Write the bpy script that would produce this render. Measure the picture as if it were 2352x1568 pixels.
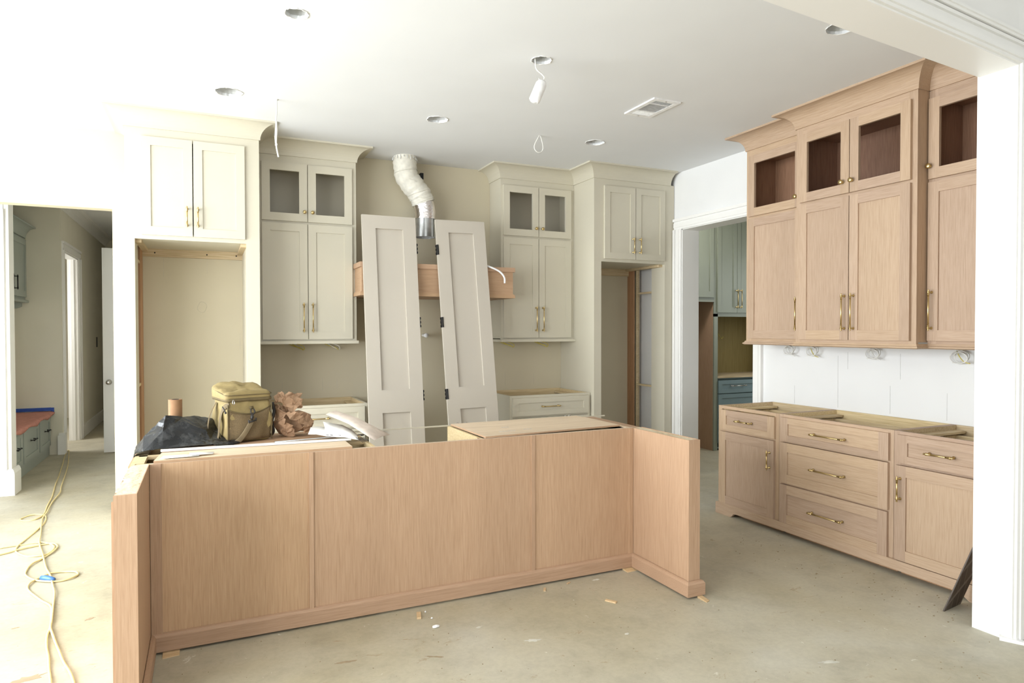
import bpy, bmesh, math, random
from mathutils import Vector, Matrix
from mathutils.geometry import tessellate_polygon
random.seed(7)
R = math.radians
for o in list(bpy.data.objects):
    bpy.data.objects.remove(o, do_unlink=True)
C = bpy.context.scene.collection
S = bpy.context.scene

# ------------------------------------------------------------------ camera
cam = bpy.data.cameras.new('camera'); camo = bpy.data.objects.new('camera', cam); C.objects.link(camo)
cam.sensor_width = 36.0; cam.lens = 36 * 1524.66 / 2352; cam.clip_start = 0.05; cam.clip_end = 100
pit, rol, yaw = R(-0.9718), R(-0.088), R(-24.8127)
f = Vector((-math.sin(yaw) * math.cos(pit), math.cos(yaw) * math.cos(pit), math.sin(pit)))
r0 = Vector((math.cos(yaw), math.sin(yaw), 0)); u0 = r0.cross(f)
rr = r0 * math.cos(rol) + u0 * math.sin(rol); uu = -r0 * math.sin(rol) + u0 * math.cos(rol)
camo.matrix_world = Matrix(((rr.x, uu.x, -f.x, 0), (rr.y, uu.y, -f.y, 0), (rr.z, uu.z, -f.z, 1.5), (0, 0, 0, 1)))
S.camera = camo

# ------------------------------------------------------------------ world and lights
S.view_settings.view_transform = 'Standard'; S.view_settings.look = 'None'
S.view_settings.gamma = 1.0; S.view_settings.use_curve_mapping = False
S.view_settings.exposure = 0.0
S.cycles.max_bounces = 6; S.cycles.use_light_tree = False; S.cycles.caustics_reflective = False; S.cycles.caustics_refractive = False
w = bpy.data.worlds.new('sky'); S.world = w; w.use_nodes = True
bg = w.node_tree.nodes['Background']; bg.inputs[0].default_value = (0.93, 0.97, 1.0, 1); bg.inputs[1].default_value = 0.6

def area(name, loc, target, sx, sy, power, col=(1, 1, 1), spread=180):
    l = bpy.data.lights.new(name, 'AREA'); l.shape = 'RECTANGLE'; l.size = sx; l.size_y = sy
    l.energy = power; l.color = col; l.spread = R(spread)
    o = bpy.data.objects.new(name, l); C.objects.link(o)
    o.location = loc; d = Vector(target) - Vector(loc)
    o.rotation_euler = d.to_track_quat('-Z', 'Y').to_euler()
    return o
area('window_light_kitchen', (-3.0, 3.95, 1.45), (0, 3.95, 1.2), 3.8, 2.3, 345, (0.90, 0.955, 1.0))
area('window_light_living', (-3.6, 0.6, 1.6), (1.5, 3.2, 1.2), 3.2, 2.3, 235, (0.94, 0.975, 1.0))
area('rear_fill_light', (0.8, -3.8, 1.7), (1.6, 3, 1.3), 4.5, 2.2, 88, (0.94, 0.97, 1.0))  # added fill from behind the camera, no window built there
area('hall_side_light', (-2.9, 10.3, 1.9), (-1.2, 10.3, 0.4), 1.0, 1.6, 45, (1.0, 1.0, 1.0))
area('mudroom_light', (-3.2, 8.4, 2.2), (-1.0, 9.4, 1.0), 1.2, 1.2, 19, (1.0, 0.98, 0.92))
area('pantry_window_light', (7.0, 5.2, 1.9), (5.5, 6.2, 0.6), 1.0, 1.3, 14, (0.90, 0.96, 1.0))
area('pantry_lining_fill', (4.88, 5.75, 2.96), (5.7, 6.75, 0.9), 0.35, 0.35, 14, (1.0, 0.97, 0.92))  # added lamp hidden above the doorway head, brightens the brown side lining

# ------------------------------------------------------------------ materials
MATS = {}
def newmat(name):
    m = bpy.data.materials.new(name); m.use_nodes = True; MATS[name] = m
    return m, m.node_tree, m.node_tree.nodes['Principled BSDF']
def coords(nt, scale, kind='Object', rnd=True):
    tc = nt.nodes.new('ShaderNodeTexCoord'); mp = nt.nodes.new('ShaderNodeMapping')
    mp.inputs['Scale'].default_value = scale
    nt.links.new(tc.outputs[kind], mp.inputs['Vector'])
    if rnd:
        oi = nt.nodes.new('ShaderNodeObjectInfo'); ml = nt.nodes.new('ShaderNodeMath'); ml.operation = 'MULTIPLY'
        ml.inputs[1].default_value = 37.0
        nt.links.new(oi.outputs['Random'], ml.inputs[0]); nt.links.new(ml.outputs[0], mp.inputs['Location'])
    return mp.outputs['Vector']
def noise(nt, vec, scale, detail=4, rough=0.5, dist=0.0):
    n = nt.nodes.new('ShaderNodeTexNoise'); n.inputs['Scale'].default_value = scale
    n.inputs['Detail'].default_value = detail; n.inputs['Roughness'].default_value = rough; n.inputs['Distortion'].default_value = dist
    nt.links.new(vec, n.inputs['Vector']); return n.outputs['Fac']
def ramp(nt, fac, stops):
    c = nt.nodes.new('ShaderNodeValToRGB'); e = c.color_ramp.elements
    while len(e) < len(stops): e.new(0.5)
    for k, (p, col) in enumerate(stops):
        e[k].position = p; e[k].color = (*col, 1)
    nt.links.new(fac, c.inputs['Fac']); return c.outputs['Color']
def mix(nt, fac, a, b, mode='MIX'):
    m = nt.nodes.new('ShaderNodeMix'); m.data_type = 'RGBA'; m.blend_type = mode
    for s, v in ((m.inputs[0], fac), (m.inputs[6], a), (m.inputs[7], b)):
        if isinstance(v, (int, float)): s.default_value = v
        elif isinstance(v, tuple): s.default_value = (*v, 1)
        else: nt.links.new(v, s)
    return m.outputs[2]
def bump(nt, b, h, strength, dist=0.002):
    n = nt.nodes.new('ShaderNodeBump'); n.inputs['Strength'].default_value = strength; n.inputs['Distance'].default_value = dist
    nt.links.new(h, n.inputs['Height']); nt.links.new(n.outputs['Normal'], b.inputs['Normal'])

def paint(name, col, rough=0.5, var=0.03):
    m, nt, b = newmat(name); v = coords(nt, (1, 1, 1))
    n = noise(nt, v, 3.0, 1)
    c = ramp(nt, n, [(0.3, tuple(x * (1 - var) for x in col)), (0.7, tuple(min(1, x * (1 + var)) for x in col))])
    nt.links.new(c, b.inputs['Base Color']); b.inputs['Roughness'].default_value = rough
    return m
def plain(name, col, rough=0.5, metal=0.0, bumpy=0.0, bscale=60):
    m, nt, b = newmat(name); v = coords(nt, (1, 1, 1))
    n = noise(nt, v, 25, 1)
    c = ramp(nt, n, [(0.3, tuple(x * 0.9 for x in col)), (0.7, tuple(min(1, x * 1.08) for x in col))])
    nt.links.new(c, b.inputs['Base Color'])
    b.inputs['Roughness'].default_value = rough; b.inputs['Metallic'].default_value = metal
    if bumpy: bump(nt, b, noise(nt, v, bscale, 5), bumpy, 0.004)
    return m
def wood(name, dark, mid, light, axis, rough=0.55, k=1.0):
    m, nt, b = newmat(name)
    s = [1, 1, 1]; s['xyz'.index(axis)] = 0.045
    v = coords(nt, tuple(s))
    n1 = noise(nt, v, 150 * k, 3, 0.65)
    c1 = ramp(nt, n1, [(0.25, dark), (0.5, mid), (0.78, light)])
    s2 = [1, 1, 1]; s2['xyz'.index(axis)] = 0.02
    v2 = coords(nt, tuple(s2))
    n2 = noise(nt, v2, 330 * k, 2, 0.6)
    pores = ramp(nt, n2, [(0.34, (0.88, 0.86, 0.83)), (0.55, (1, 1, 1))])
    c = mix(nt, 1.0, c1, pores, 'MULTIPLY')
    n3 = noise(nt, v, 3.5, 1)
    c = mix(nt, 1.0, c, ramp(nt, n3, [(0.3, (0.92, 0.91, 0.90)), (0.7, (1.05, 1.05, 1.05))]), 'MULTIPLY')
    oi = nt.nodes.new('ShaderNodeObjectInfo')
    tint = ramp(nt, oi.outputs['Random'], [(0.0, (0.90, 0.885, 0.90)), (0.5, (0.99, 0.985, 0.98)), (1.0, (1.06, 1.05, 0.97))])
    c = mix(nt, 1.0, c, tint, 'MULTIPLY')
    nt.links.new(c, b.inputs['Base Color']); b.inputs['Roughness'].default_value = rough
    b.inputs['Specular IOR Level'].default_value = 0.35
    bump(nt, b, n2, 0.12, 0.001); return m

OD, OM, OL = (0.455, 0.322, 0.225), (0.505, 0.368, 0.265), (0.55, 0.41, 0.305)
wood('oak_z', OD, OM, OL, 'z'); wood('oak_x', OD, OM, OL, 'x'); wood('oak_y', OD, OM, OL, 'y')
ID, IM, IL = (0.46, 0.298, 0.188), (0.51, 0.338, 0.218), (0.55, 0.375, 0.25)
wood('isle_z', ID, IM, IL, 'z'); wood('isle_x', ID, IM, IL, 'x'); wood('isle_y', ID, IM, IL, 'y')
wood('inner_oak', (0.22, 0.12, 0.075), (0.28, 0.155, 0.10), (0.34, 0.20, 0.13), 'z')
wood('ply', (0.52, 0.40, 0.22), (0.66, 0.53, 0.33), (0.76, 0.64, 0.44), 'x', 0.6, 0.6)
wood('ply_y', (0.52, 0.40, 0.22), (0.66, 0.53, 0.33), (0.76, 0.64, 0.44), 'y', 0.6, 0.6)
wood('board_top', (0.62, 0.48, 0.34), (0.72, 0.58, 0.43), (0.78, 0.66, 0.52), 'x', 0.6, 0.5)
wood('brown_board', (0.42, 0.26, 0.15), (0.52, 0.34, 0.21), (0.58, 0.40, 0.26), 'x', 0.6, 0.5)
wood('brown_ply', (0.36, 0.20, 0.105), (0.46, 0.26, 0.145), (0.52, 0.31, 0.18), 'z', 0.6, 0.7)
wood('olive_ply', (0.27, 0.21, 0.07), (0.34, 0.26, 0.09), (0.38, 0.30, 0.11), 'z', 0.6, 0.5)
wood('pine', (0.55, 0.38, 0.20), (0.68, 0.50, 0.30), (0.78, 0.62, 0.42), 'x', 0.6, 0.8)
paint('cream_shaded', (0.48, 0.445, 0.36), 0.6, 0.02)  # the cabinet cream darkened to carry the shade of the open interiors
paint('wall_hall', (0.74, 0.705, 0.59), 0.8, 0.02)
paint('cream', (0.60, 0.56, 0.45), 0.42, 0.015)
paint('cream_door', (0.515, 0.47, 0.40), 0.42, 0.01)
paint('wall_cream', (0.595, 0.535, 0.395), 0.8, 0.02)
paint('wall_white', (0.80, 0.80, 0.79), 0.8, 0.015)
paint('trim_white', (0.86, 0.85, 0.82), 0.4, 0.01)
paint('ceiling_white', (0.79, 0.80, 0.81), 0.85, 0.01)
paint('sage', (0.275, 0.30, 0.235), 0.45, 0.02)
paint('sage_cool_shade', (0.20, 0.28, 0.30), 0.45, 0.02)  # sage made darker and bluer, the low cool light put into the colour
paint('grey_green', (0.36, 0.395, 0.36), 0.45, 0.02)
plain('brass', (0.62, 0.47, 0.22), 0.28, 1.0)
plain('black_metal', (0.02, 0.02, 0.022), 0.4, 0.6)
plain('nickel', (0.55, 0.53, 0.49), 0.25, 1.0)
plain('white_plastic', (0.90, 0.90, 0.90), 0.35)
plain('cable_white', (0.82, 0.81, 0.76), 0.45)
plain('cable_yellow', (0.62, 0.52, 0.12), 0.45)
plain('cord_yellow', (0.72, 0.58, 0.28), 0.45)
plain('blue_plastic', (0.05, 0.16, 0.45), 0.4)
plain('blue_tape', (0.03, 0.09, 0.42), 0.6)
plain('pink_paper', (0.55, 0.24, 0.19), 0.85, 0, 0.2, 15)
plain('kraft', (0.35, 0.215, 0.125), 0.85, 0, 0.35, 25)
plain('tube_kraft', (0.31, 0.17, 0.085), 0.8)
plain('white_paper', (0.86, 0.84, 0.80), 0.8, 0, 0.15, 20)
plain('tan_paper', (0.68, 0.58, 0.50), 0.8, 0, 0.15, 20)
plain('khaki', (0.28, 0.21, 0.085), 0.75, 0, 0.5, 40)
plain('khaki_dark', (0.13, 0.095, 0.04), 0.8, 0, 0.3, 60)
plain('webbing', (0.17, 0.125, 0.065), 0.8, 0, 0.4, 300)
plain('black_trim', (0.025, 0.022, 0.02), 0.5)
plain('void_shade', (0.05, 0.035, 0.025), 0.9)
plain('plaster', (0.85, 0.84, 0.82), 0.9, 0, 0.5, 60)
plain('duct_wrap', (0.76, 0.73, 0.64), 0.6, 0, 0.6, 30)
plain('galvanised', (0.55, 0.56, 0.56), 0.32, 0.9, 0.15, 20)
plain('foil', (0.80, 0.76, 0.75), 0.22, 1.0, 1.0, 45)
plain('can_metal', (0.70, 0.70, 0.68), 0.5, 0.0)
plain('white_spatter', (0.62, 0.60, 0.52), 0.85, 0, 0.5, 80)
plain('brown_smear', (0.33, 0.255, 0.16), 0.85)
plain('pencil', (0.58, 0.57, 0.55), 0.9)
plain('pencil_faint', (0.55, 0.51, 0.42), 0.9)
plain('plank_dark', (0.14, 0.115, 0.10), 0.7)

# mesh pocket of the bag: fine net
m, nt, b = newmat('mesh_net')
v = coords(nt, (1, 1, 1), rnd=False)
ch = nt.nodes.new('ShaderNodeTexVoronoi'); ch.inputs['Scale'].default_value = 650
nt.links.new(v, ch.inputs['Vector'])
nt.links.new(ramp(nt, ch.outputs['Distance'], [(0.25, (0.065, 0.045, 0.022)), (0.6, (0.19, 0.13, 0.06))]), b.inputs['Base Color'])
b.inputs['Roughness'].default_value = 0.8
# cracked black plastic sheeting
m, nt, b = newmat('black_plastic')
v = coords(nt, (1, 1, 1), rnd=False)
n = noise(nt, v, 18, 8, 0.7)
nt.links.new(ramp(nt, n, [(0.48, (0.006, 0.007, 0.009)), (0.78, (0.075, 0.078, 0.08))]), b.inputs['Base Color'])
b.inputs['Roughness'].default_value = 0.26; bump(nt, b, noise(nt, v, 35, 6), 0.5, 0.006)
# dark plank with a woven diagonal relief on its back
m, nt, b = newmat('plank_back')
v = coords(nt, (1, 1, 1), rnd=False)
br = nt.nodes.new('ShaderNodeTexBrick'); br.inputs['Scale'].default_value = 16
br.inputs['Mortar Size'].default_value = 0.035; br.inputs['Brick Width'].default_value = 0.9; br.inputs['Row Height'].default_value = 0.4
br.inputs['Color1'].default_value = (0.085, 0.065, 0.05, 1); br.inputs['Color2'].default_value = (0.12, 0.092, 0.07, 1)
br.inputs['Mortar'].default_value = (0.22, 0.19, 0.16, 1)
nt.links.new(v, br.inputs['Vector']); nt.links.new(br.outputs['Color'], b.inputs['Base Color']); b.inputs['Roughness'].default_value = 0.7
# chipboard top of the island wing with torn veneer
m, nt, b = newmat('torn_ply')
v = coords(nt, (1, 0.35, 1), rnd=False)
n = noise(nt, v, 38, 5, 0.7)
nt.links.new(ramp(nt, n, [(0.30, (0.34, 0.24, 0.15)), (0.40, (0.62, 0.50, 0.33)), (0.6, (0.76, 0.66, 0.49))]), b.inputs['Base Color'])
b.inputs['Roughness'].default_value = 0.85; bump(nt, b, n, 0.6, 0.004)
# concrete slab
m, nt, b = newmat('concrete')
v = coords(nt, (1, 1, 1), rnd=False)
n1 = noise(nt, v, 0.9, 3, 0.6, 0.3); n2 = noise(nt, v, 4.5, 5, 0.65); n3 = noise(nt, v, 40, 4, 0.7)
c = ramp(nt, n1, [(0.35, (0.43, 0.38, 0.265)), (0.55, (0.485, 0.445, 0.34)), (0.7, (0.52, 0.49, 0.40))])
c = mix(nt, 1.0, c, ramp(nt, n2, [(0.3, (0.86, 0.86, 0.86)), (0.5, (1, 1, 1)), (0.75, (1.08, 1.08, 1.07))]), 'MULTIPLY')
c = mix(nt, 1.0, c, ramp(nt, n3, [(0.3, (0.93, 0.93, 0.92)), (0.6, (1.03, 1.03, 1.03))]), 'MULTIPLY')
n4 = noise(nt, coords(nt, (1, 1.6, 1), rnd=False), 6.5, 5, 0.75, 0.6)
st = ramp(nt, n4, [(0.625, (0, 0, 0)), (0.70, (1, 1, 1))])
c = mix(nt, mix(nt, 0.55, (0, 0, 0), st), c, (0.30, 0.20, 0.10))
n5 = noise(nt, coords(nt, (1.3, 1, 1), rnd=False), 9.5, 5, 0.7, 0.3)
wt = ramp(nt, n5, [(0.665, (0, 0, 0)), (0.70, (1, 1, 1))])
c = mix(nt, mix(nt, 0.7, (0, 0, 0), wt), c, (0.72, 0.70, 0.62))
n6 = noise(nt, v, 75, 2, 0.5)
sp = ramp(nt, n6, [(0.735, (0, 0, 0)), (0.75, (1, 1, 1))])
c = mix(nt, mix(nt, 0.7, (0, 0, 0), sp), c, (0.20, 0.13, 0.07))
nt.links.new(c, b.inputs['Base Color']); b.inputs['Roughness'].default_value = 0.62
bump(nt, b, n3, 0.12, 0.003)

# ------------------------------------------------------------------ mesh helpers
class MB:
    def __init__(s): s.v = []; s.f = []; s.m = []; s.sm = []; s.ch = []
    def add(s, vs, fs, mi=0, smooth=False):
        k = len(s.v); s.ch.append((list(vs), list(fs), mi, smooth)); s.v += [tuple(p) for p in vs]
        for q in fs: s.f.append(tuple(i + k for i in q)); s.m.append(mi); s.sm.append(smooth)
        return s
    def box(s, x0, x1, y0, y1, z0, z1, mi=0):
        x0, x1 = sorted((x0, x1)); y0, y1 = sorted((y0, y1)); z0, z1 = sorted((z0, z1))
        vs = [(x0, y0, z0), (x1, y0, z0), (x1, y1, z0), (x0, y1, z0), (x0, y0, z1), (x1, y0, z1), (x1, y1, z1), (x0, y1, z1)]
        return s.add(vs, [(0, 3, 2, 1), (4, 5, 6, 7), (0, 1, 5, 4), (1, 2, 6, 5), (2, 3, 7, 6), (3, 0, 4, 7)], mi)
    def prism(s, poly, fn, d0, d1, mi=0):
        """poly 2D points; fn(a,b,d) gives the 3D point."""
        n = len(poly); vs = [fn(a, b_, d0) for a, b_ in poly] + [fn(a, b_, d1) for a, b_ in poly]
        fs = [(i, (i + 1) % n, n + (i + 1) % n, n + i) for i in range(n)]
        tris = tessellate_polygon([[Vector((a, b_, 0)) for a, b_ in poly]])
        fs += [tuple(t) for t in tris] + [tuple(n + i for i in reversed(t)) for t in tris]
        return s.add(vs, fs, mi)
    def tube(s, pts, r, seg=8, mi=0, flat=None, up=None, cap=True):
        """tube through points; r number or list; flat=(a,b) makes a ribbon section."""
        P = [Vector(p) for p in pts]; n = len(P); vs = []
        prev = Vector(up) if up else None
        for i, p in enumerate(P):
            t = (P[min(i + 1, n - 1)] - P[max(i - 1, 0)])
            t = t.normalized() if t.length > 1e-9 else Vector((0, 0, 1))
            if prev is None: prev = Vector((0, 0, 1)) if abs(t.z) < 0.9 else Vector((1, 0, 0))
            a = (prev - t * prev.dot(t))
            a = a.normalized() if a.length > 1e-6 else t.orthogonal().normalized()
            bb = t.cross(a)
            if not up: prev = a
            rad = r[i] if isinstance(r, (list, tuple)) else r
            for k in range(seg):
                an = 2 * math.pi * k / seg
                ra, rb = (flat if flat else (rad, rad))
                vs.append(p + a * math.cos(an) * ra + bb * math.sin(an) * rb)
        fs = [(i * seg + k, i * seg + (k + 1) % seg, (i + 1) * seg + (k + 1) % seg, (i + 1) * seg + k) for i in range(n - 1) for k in range(seg)]
        if cap: fs += [tuple(reversed(range(seg))), tuple((n - 1) * seg + k for k in range(seg))]
        return s.add(vs, fs, mi, True)
    def lathe(s, prof, origin, axis, seg=14, mi=0):
        """prof: list of (distance along axis, radius)."""
        A = Vector(axis).normalized(); O = Vector(origin)
        return s.tube([O + A * d for d, _ in prof], [max(q, 1e-4) for _, q in prof], seg, mi) if len(prof) > 1 else s
    def sweep(s, prof, path, mi=0):
        """prof (offset outward to the right of the path, z), closed."""
        P = [Vector(p) for p in path]; n = len(P); vs = []; m = len(prof)
        for i, p in enumerate(P):
            ns = []
            if i > 0: d = (P[i] - P[i - 1]).normalized(); ns.append(Vector((d.y, -d.x)))
            if i < n - 1: d = (P[i + 1] - P[i]).normalized(); ns.append(Vector((d.y, -d.x)))
            q = ns[0] if len(ns) == 1 else (ns[0] + ns[1]) / (1 + ns[0].dot(ns[1]))
            for o, z in prof: vs.append((p.x + q.x * o, p.y + q.y * o, z))
        fs = [(i * m + k, i * m + (k + 1) % m, (i + 1) * m + (k + 1) % m, (i + 1) * m + k) for i in range(n - 1) for k in range(m)]
        tris = tessellate_polygon([[Vector((a, b_, 0)) for a, b_ in prof]])
        fs += [tuple(t) for t in tris] + [tuple((n - 1) * m + i for i in reversed(t)) for t in tris]
        return s.add(vs, fs, mi)
    def build_each(s, name, mats, parent):
        """every primitive as a part of its own."""
        return [MB().add(*c).build(name, mats, parent) for c in s.ch]
    def build(s, name, mats, parent=None, bevel=0.0, origin=None):
        if isinstance(mats, str): mats = [mats]
        if parent is None:
            if origin is None:
                xs = [p[0] for p in s.v]; ys = [p[1] for p in s.v]; zs = [p[2] for p in s.v]
                origin = ((min(xs) + max(xs)) / 2, (min(ys) + max(ys)) / 2, min(zs))
            L = Vector(origin)
        else:
            L = Vector(parent['wl'])
        me = bpy.data.meshes.new(name)
        me.from_pydata([tuple(Vector(p) - L) for p in s.v], [], s.f)
        for mm in mats: me.materials.append(MATS[mm])
        me.polygons.foreach_set('material_index', s.m); me.polygons.foreach_set('use_smooth', s.sm)
        bm = bmesh.new(); bm.from_mesh(me); bmesh.ops.recalc_face_normals(bm, faces=bm.faces); bm.to_mesh(me); bm.free()
        me.update()
        o = bpy.data.objects.new(name, me); C.objects.link(o)
        if parent is None: o.location = L
        else: o.parent = parent
        o['wl'] = tuple(L)
        if bevel:
            bv = o.modifiers.new('bevel', 'BEVEL'); bv.width = bevel; bv.segments = 2; bv.limit_method = 'ANGLE'; bv.angle_limit = R(50)
        return o

def tag(o, label=None, cat=None, group=None, kind=None):
    if label: o['label'] = label
    if cat: o['category'] = cat
    if group: o['group'] = group
    if kind: o['kind'] = kind
    return o
def thing(name, loc, label, cat, group=None):
    o = bpy.data.objects.new(name, None); C.objects.link(o); o.location = loc; o['wl'] = tuple(loc)
    o.empty_display_size = 0.1
    return tag(o, label, cat, group)
def bx(*a): return MB().box(*a)
def struct(name, mb, mats, parent=None):
    o = mb.build(name, mats, parent)
    if parent is None: o['kind'] = 'structure'
    return o

# face frames: (u along the face, d out of the face, z up)
BACK = lambda y0: (lambda u, d, z: (u, y0 - d, z))
RIGHT = lambda x0: (lambda u, d, z: (x0 - d, u, z))
LEFT = lambda x0: (lambda u, d, z: (x0 + d, u, z))
def fb(mb, F, u0_, u1_, d0, d1, z0, z1, mi=0):
    a = F(u0_, d0, z0); b_ = F(u1_, d1, z1)
    return mb.box(a[0], b_[0], a[1], b_[1], a[2], b_[2], mi)

def shaker(parent, F, u0_, u1_, z0, z1, mats, rail=0.062, stile=0.062, th=0.02, opening=False, name='door', panel_h=False, rail_top=None, label=None, base=0.0):
    """shaker door or drawer front; mats = (vertical grain, horizontal grain)."""
    if u0_ > u1_: u0_, u1_ = u1_, u0_
    rt = rail_top if rail_top else rail
    if mats[0].startswith('oak'):
        if opening:
            mb = MB(); fb(mb, F, u0_, u0_ + stile, base, base + th, z0, z1, 0); fb(mb, F, u0_ + stile, u1_ - stile, base, base + th, z1 - rt, z1, 1)
        else:
            mb = fb(MB(), F, u0_ + stile - .002, u1_ - stile + .002, base + .002, base + th - .009, z0 + rail - .002, z1 - rt + .002, 1 if panel_h else 0)
        o = mb.build(name, list(mats), parent)
        if label: o['label'] = label
        if not opening:
            fb(MB(), F, u0_, u0_ + stile, base, base + th, z0, z1).build('stile', mats[0], o)
            fb(MB(), F, u0_ + stile, u1_ - stile, base, base + th, z1 - rt, z1).build('rail', mats[1], o)
        fb(MB(), F, u1_ - stile, u1_, base, base + th, z0, z1).build('stile', mats[0], o)
        fb(MB(), F, u0_ + stile, u1_ - stile, base, base + th, z0, z0 + rail).build('rail', mats[1], o)
        return o
    mb = MB()
    fb(mb, F, u0_, u0_ + stile, base, base + th, z0, z1, 0); fb(mb, F, u1_ - stile, u1_, base, base + th, z0, z1, 0)
    fb(mb, F, u0_ + stile, u1_ - stile, base, base + th, z0, z0 + rail, 1)
    fb(mb, F, u0_ + stile, u1_ - stile, base, base + th, z1 - rt, z1, 1)
    if not opening:
        fb(mb, F, u0_ + stile - .002, u1_ - stile + .002, base + .002, base + th - 0.009, z0 + rail - .002, z1 - rt + .002, 1 if panel_h else 0)
    o = mb.build(name, list(mats), parent)
    if label: o['label'] = label
    return o
def pull(parent, F, u, z, L, vert, mat='brass', base=0.02, name='handle', rod=0.0052):
    mb = MB()
    P = (lambda t, d: F(u, d, z + t)) if vert else (lambda t, d: F(u + t, d, z))
    h = L / 2; so = base + 0.032
    for sg in (-1, 1):
        t = sg * (h - 0.014)
        mb.tube([P(t, base - 0.001), P(t, base + 0.003), P(t, base + 0.006), P(t, so)], [0.009, 0.009, 0.005, 0.0048], 8)
        mb.tube([P(t + sg * x, so) for x in (0.0, 0.007, 0.010, 0.014, 0.017)], [0.0055, 0.0055, 0.0035, 0.0065, 0.002], 8)
        mb.tube([P(t - sg * x, so) for x in (-0.004, 0.004, 0.006, 0.012, 0.014, 0.026)], [0.0085, 0.0085, 0.006, 0.0075, 0.006, 0.006], 8)
    mb.tube([P(-h + 0.014, so), P(0, so), P(h - 0.014, so)], rod, 8)
    return mb.build(name, mat, parent)
def knob(parent, F, u, z, base=0.02, mat='brass', k=1.0):
    a = Vector(F(u, base, z)); d = Vector(F(u, base + 1, z)) - a
    mb = MB().lathe([(-0.001, .009 * k), (.003, .009 * k), (.005, .0055 * k), (.014, .0055 * k), (.017, .012 * k), (.022, .0155 * k), (.028, .0155 * k), (.032, .011 * k), (.034, .004)], a, d, 14)
    return mb.build('knob', mat, parent)

def cove(z0, z1, p, lip=0.014, n=9):
    """concave crown profile: vertical at the foot, flaring out under the ceiling."""
    h = z1 - lip - z0
    pr = [(0.0, z0), (0.010, z0), (0.010, z0 + .004)]
    for k in range(n + 1):
        t = (math.pi / 2) * k / n
        pr.append((0.010 + (p - 0.016) * (1 - math.cos(t)), z0 + .004 + (h - .004) * math.sin(t) * 0.995))
    pr += [(p, z1 - lip), (p, z1), (0.0, z1)]
    return pr
CEIL = 3.112
# ================================================================== structure
# floor
mb = MB(); mb.box(-6.5, 8.5, -6.0, 16.0, -0.12, 0.0); struct('floor', mb, 'concrete')

# kitchen ceiling with ragged cut holes
holes = [(0.438, 3.549, .058, 'white'), (0.161, 4.897, .086, 'a'), (1.627, 4.869, .080, 'b'), (3.057, 4.903, .082, 'c'), (1.838, 3.549, .060, 'd'), (3.10, 2.505, .078, 'e')]
cb = bmesh.new()
def loop(pts, z):
    vs = [cb.verts.new((x, y, z)) for x, y in pts]
    return vs, [cb.edges.new((vs[i], vs[(i + 1) % len(vs)])) for i in range(len(vs))]
X0, X1, Y0, Y1 = -5.0, 4.6, 1.85, 6.35
_, E_ = loop([(X0, Y0), (X1, Y0), (X1, Y1), (X0, Y1)], CEIL)
rims = []
for hx, hy, hr, _n in holes:
    pts = []
    for k in range(40):
        a = 2 * math.pi * k / 40; q = hr * (1 + random.uniform(-.045, .045))
        pts.append((hx + q * math.cos(a), hy + q * math.sin(a)))
    vs, es = loop(pts, CEIL); E_ = E_ + es; rims.append(vs)
bmesh.ops.triangle_fill(cb, edges=E_, use_beauty=True)
for vs in rims:
    up = [cb.verts.new((v_.co.x, v_.co.y, CEIL + .016)) for v_ in vs]
    for i in range(len(vs)):
        j = (i + 1) % len(vs); cb.faces.new((vs[i], vs[j], up[j], up[i]))
me = bpy.data.meshes.new('ceiling'); cb.to_mesh(me); cb.free(); me.materials.append(MATS['ceiling_white'])
o = bpy.data.objects.new('ceiling', me); C.objects.link(o); o['kind'] = 'structure'
# roof deck above (keeps daylight out of the void)
struct('ceiling_deck', bx(-6.5, 8.5, -6.0, 16.0, 3.35, 3.45), 'wall_white')
# living-room ceiling, pantry ceiling, hall ceiling
struct('ceiling_living', bx(-5.0, 8.0, -5.0, 1.85, 3.112, 3.18), 'ceiling_white')
struct('ceiling_pantry', bx(4.6, 7.6, 2.9, 7.2, 3.05, 3.12), 'ceiling_white')
struct('ceiling_hall', bx(-4.5, -0.3, 6.35, 14.4, 3.112, 3.18), 'ceiling_white')

# back wall, with the hall opening left of the refrigerator cabinet
mb = MB()
mb.box(-0.672, 4.45, 6.23, 6.35, 0, 3.112)
mb.box(-2.9, -0.672, 6.23, 6.35, 2.482, 3.112)
mb.box(-5.0, -2.9, 6.23, 6.35, 0, 3.112)
wb = struct('wall_back', mb, 'wall_cream')
marks = MB()
for x, z0, z1 in ((2.80, .93, 1.06), (3.13, .93, 1.05), (0.62, .95, 1.05), (0.97, .95, 1.07), (1.10, .97, 1.05)):
    marks.box(x, x + .0022, 6.2285, 6.23, z0, z1)
for x, z0, z1 in ((-0.31, 1.95, 2.19), (0.02, 1.98, 2.21), (0.26, 2.10, 2.18)):
    marks.box(x, x + .0022, 6.2285, 6.23, z0, z1)
marks.box(0.19, 0.33, 6.2285, 6.23, 1.372, 1.374); marks.box(0.275, 0.277, 6.2285, 6.23, 1.30, 1.48)
marks.tube([(-.02 + .035 * math.cos(t / 3.0) + .004 * math.sin(t), 6.2285, 1.70 + .045 * math.sin(t / 3.0)) for t in range(20)], .0011, 4)
marks.build_each('pencil_mark', 'pencil_faint', wb)

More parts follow.
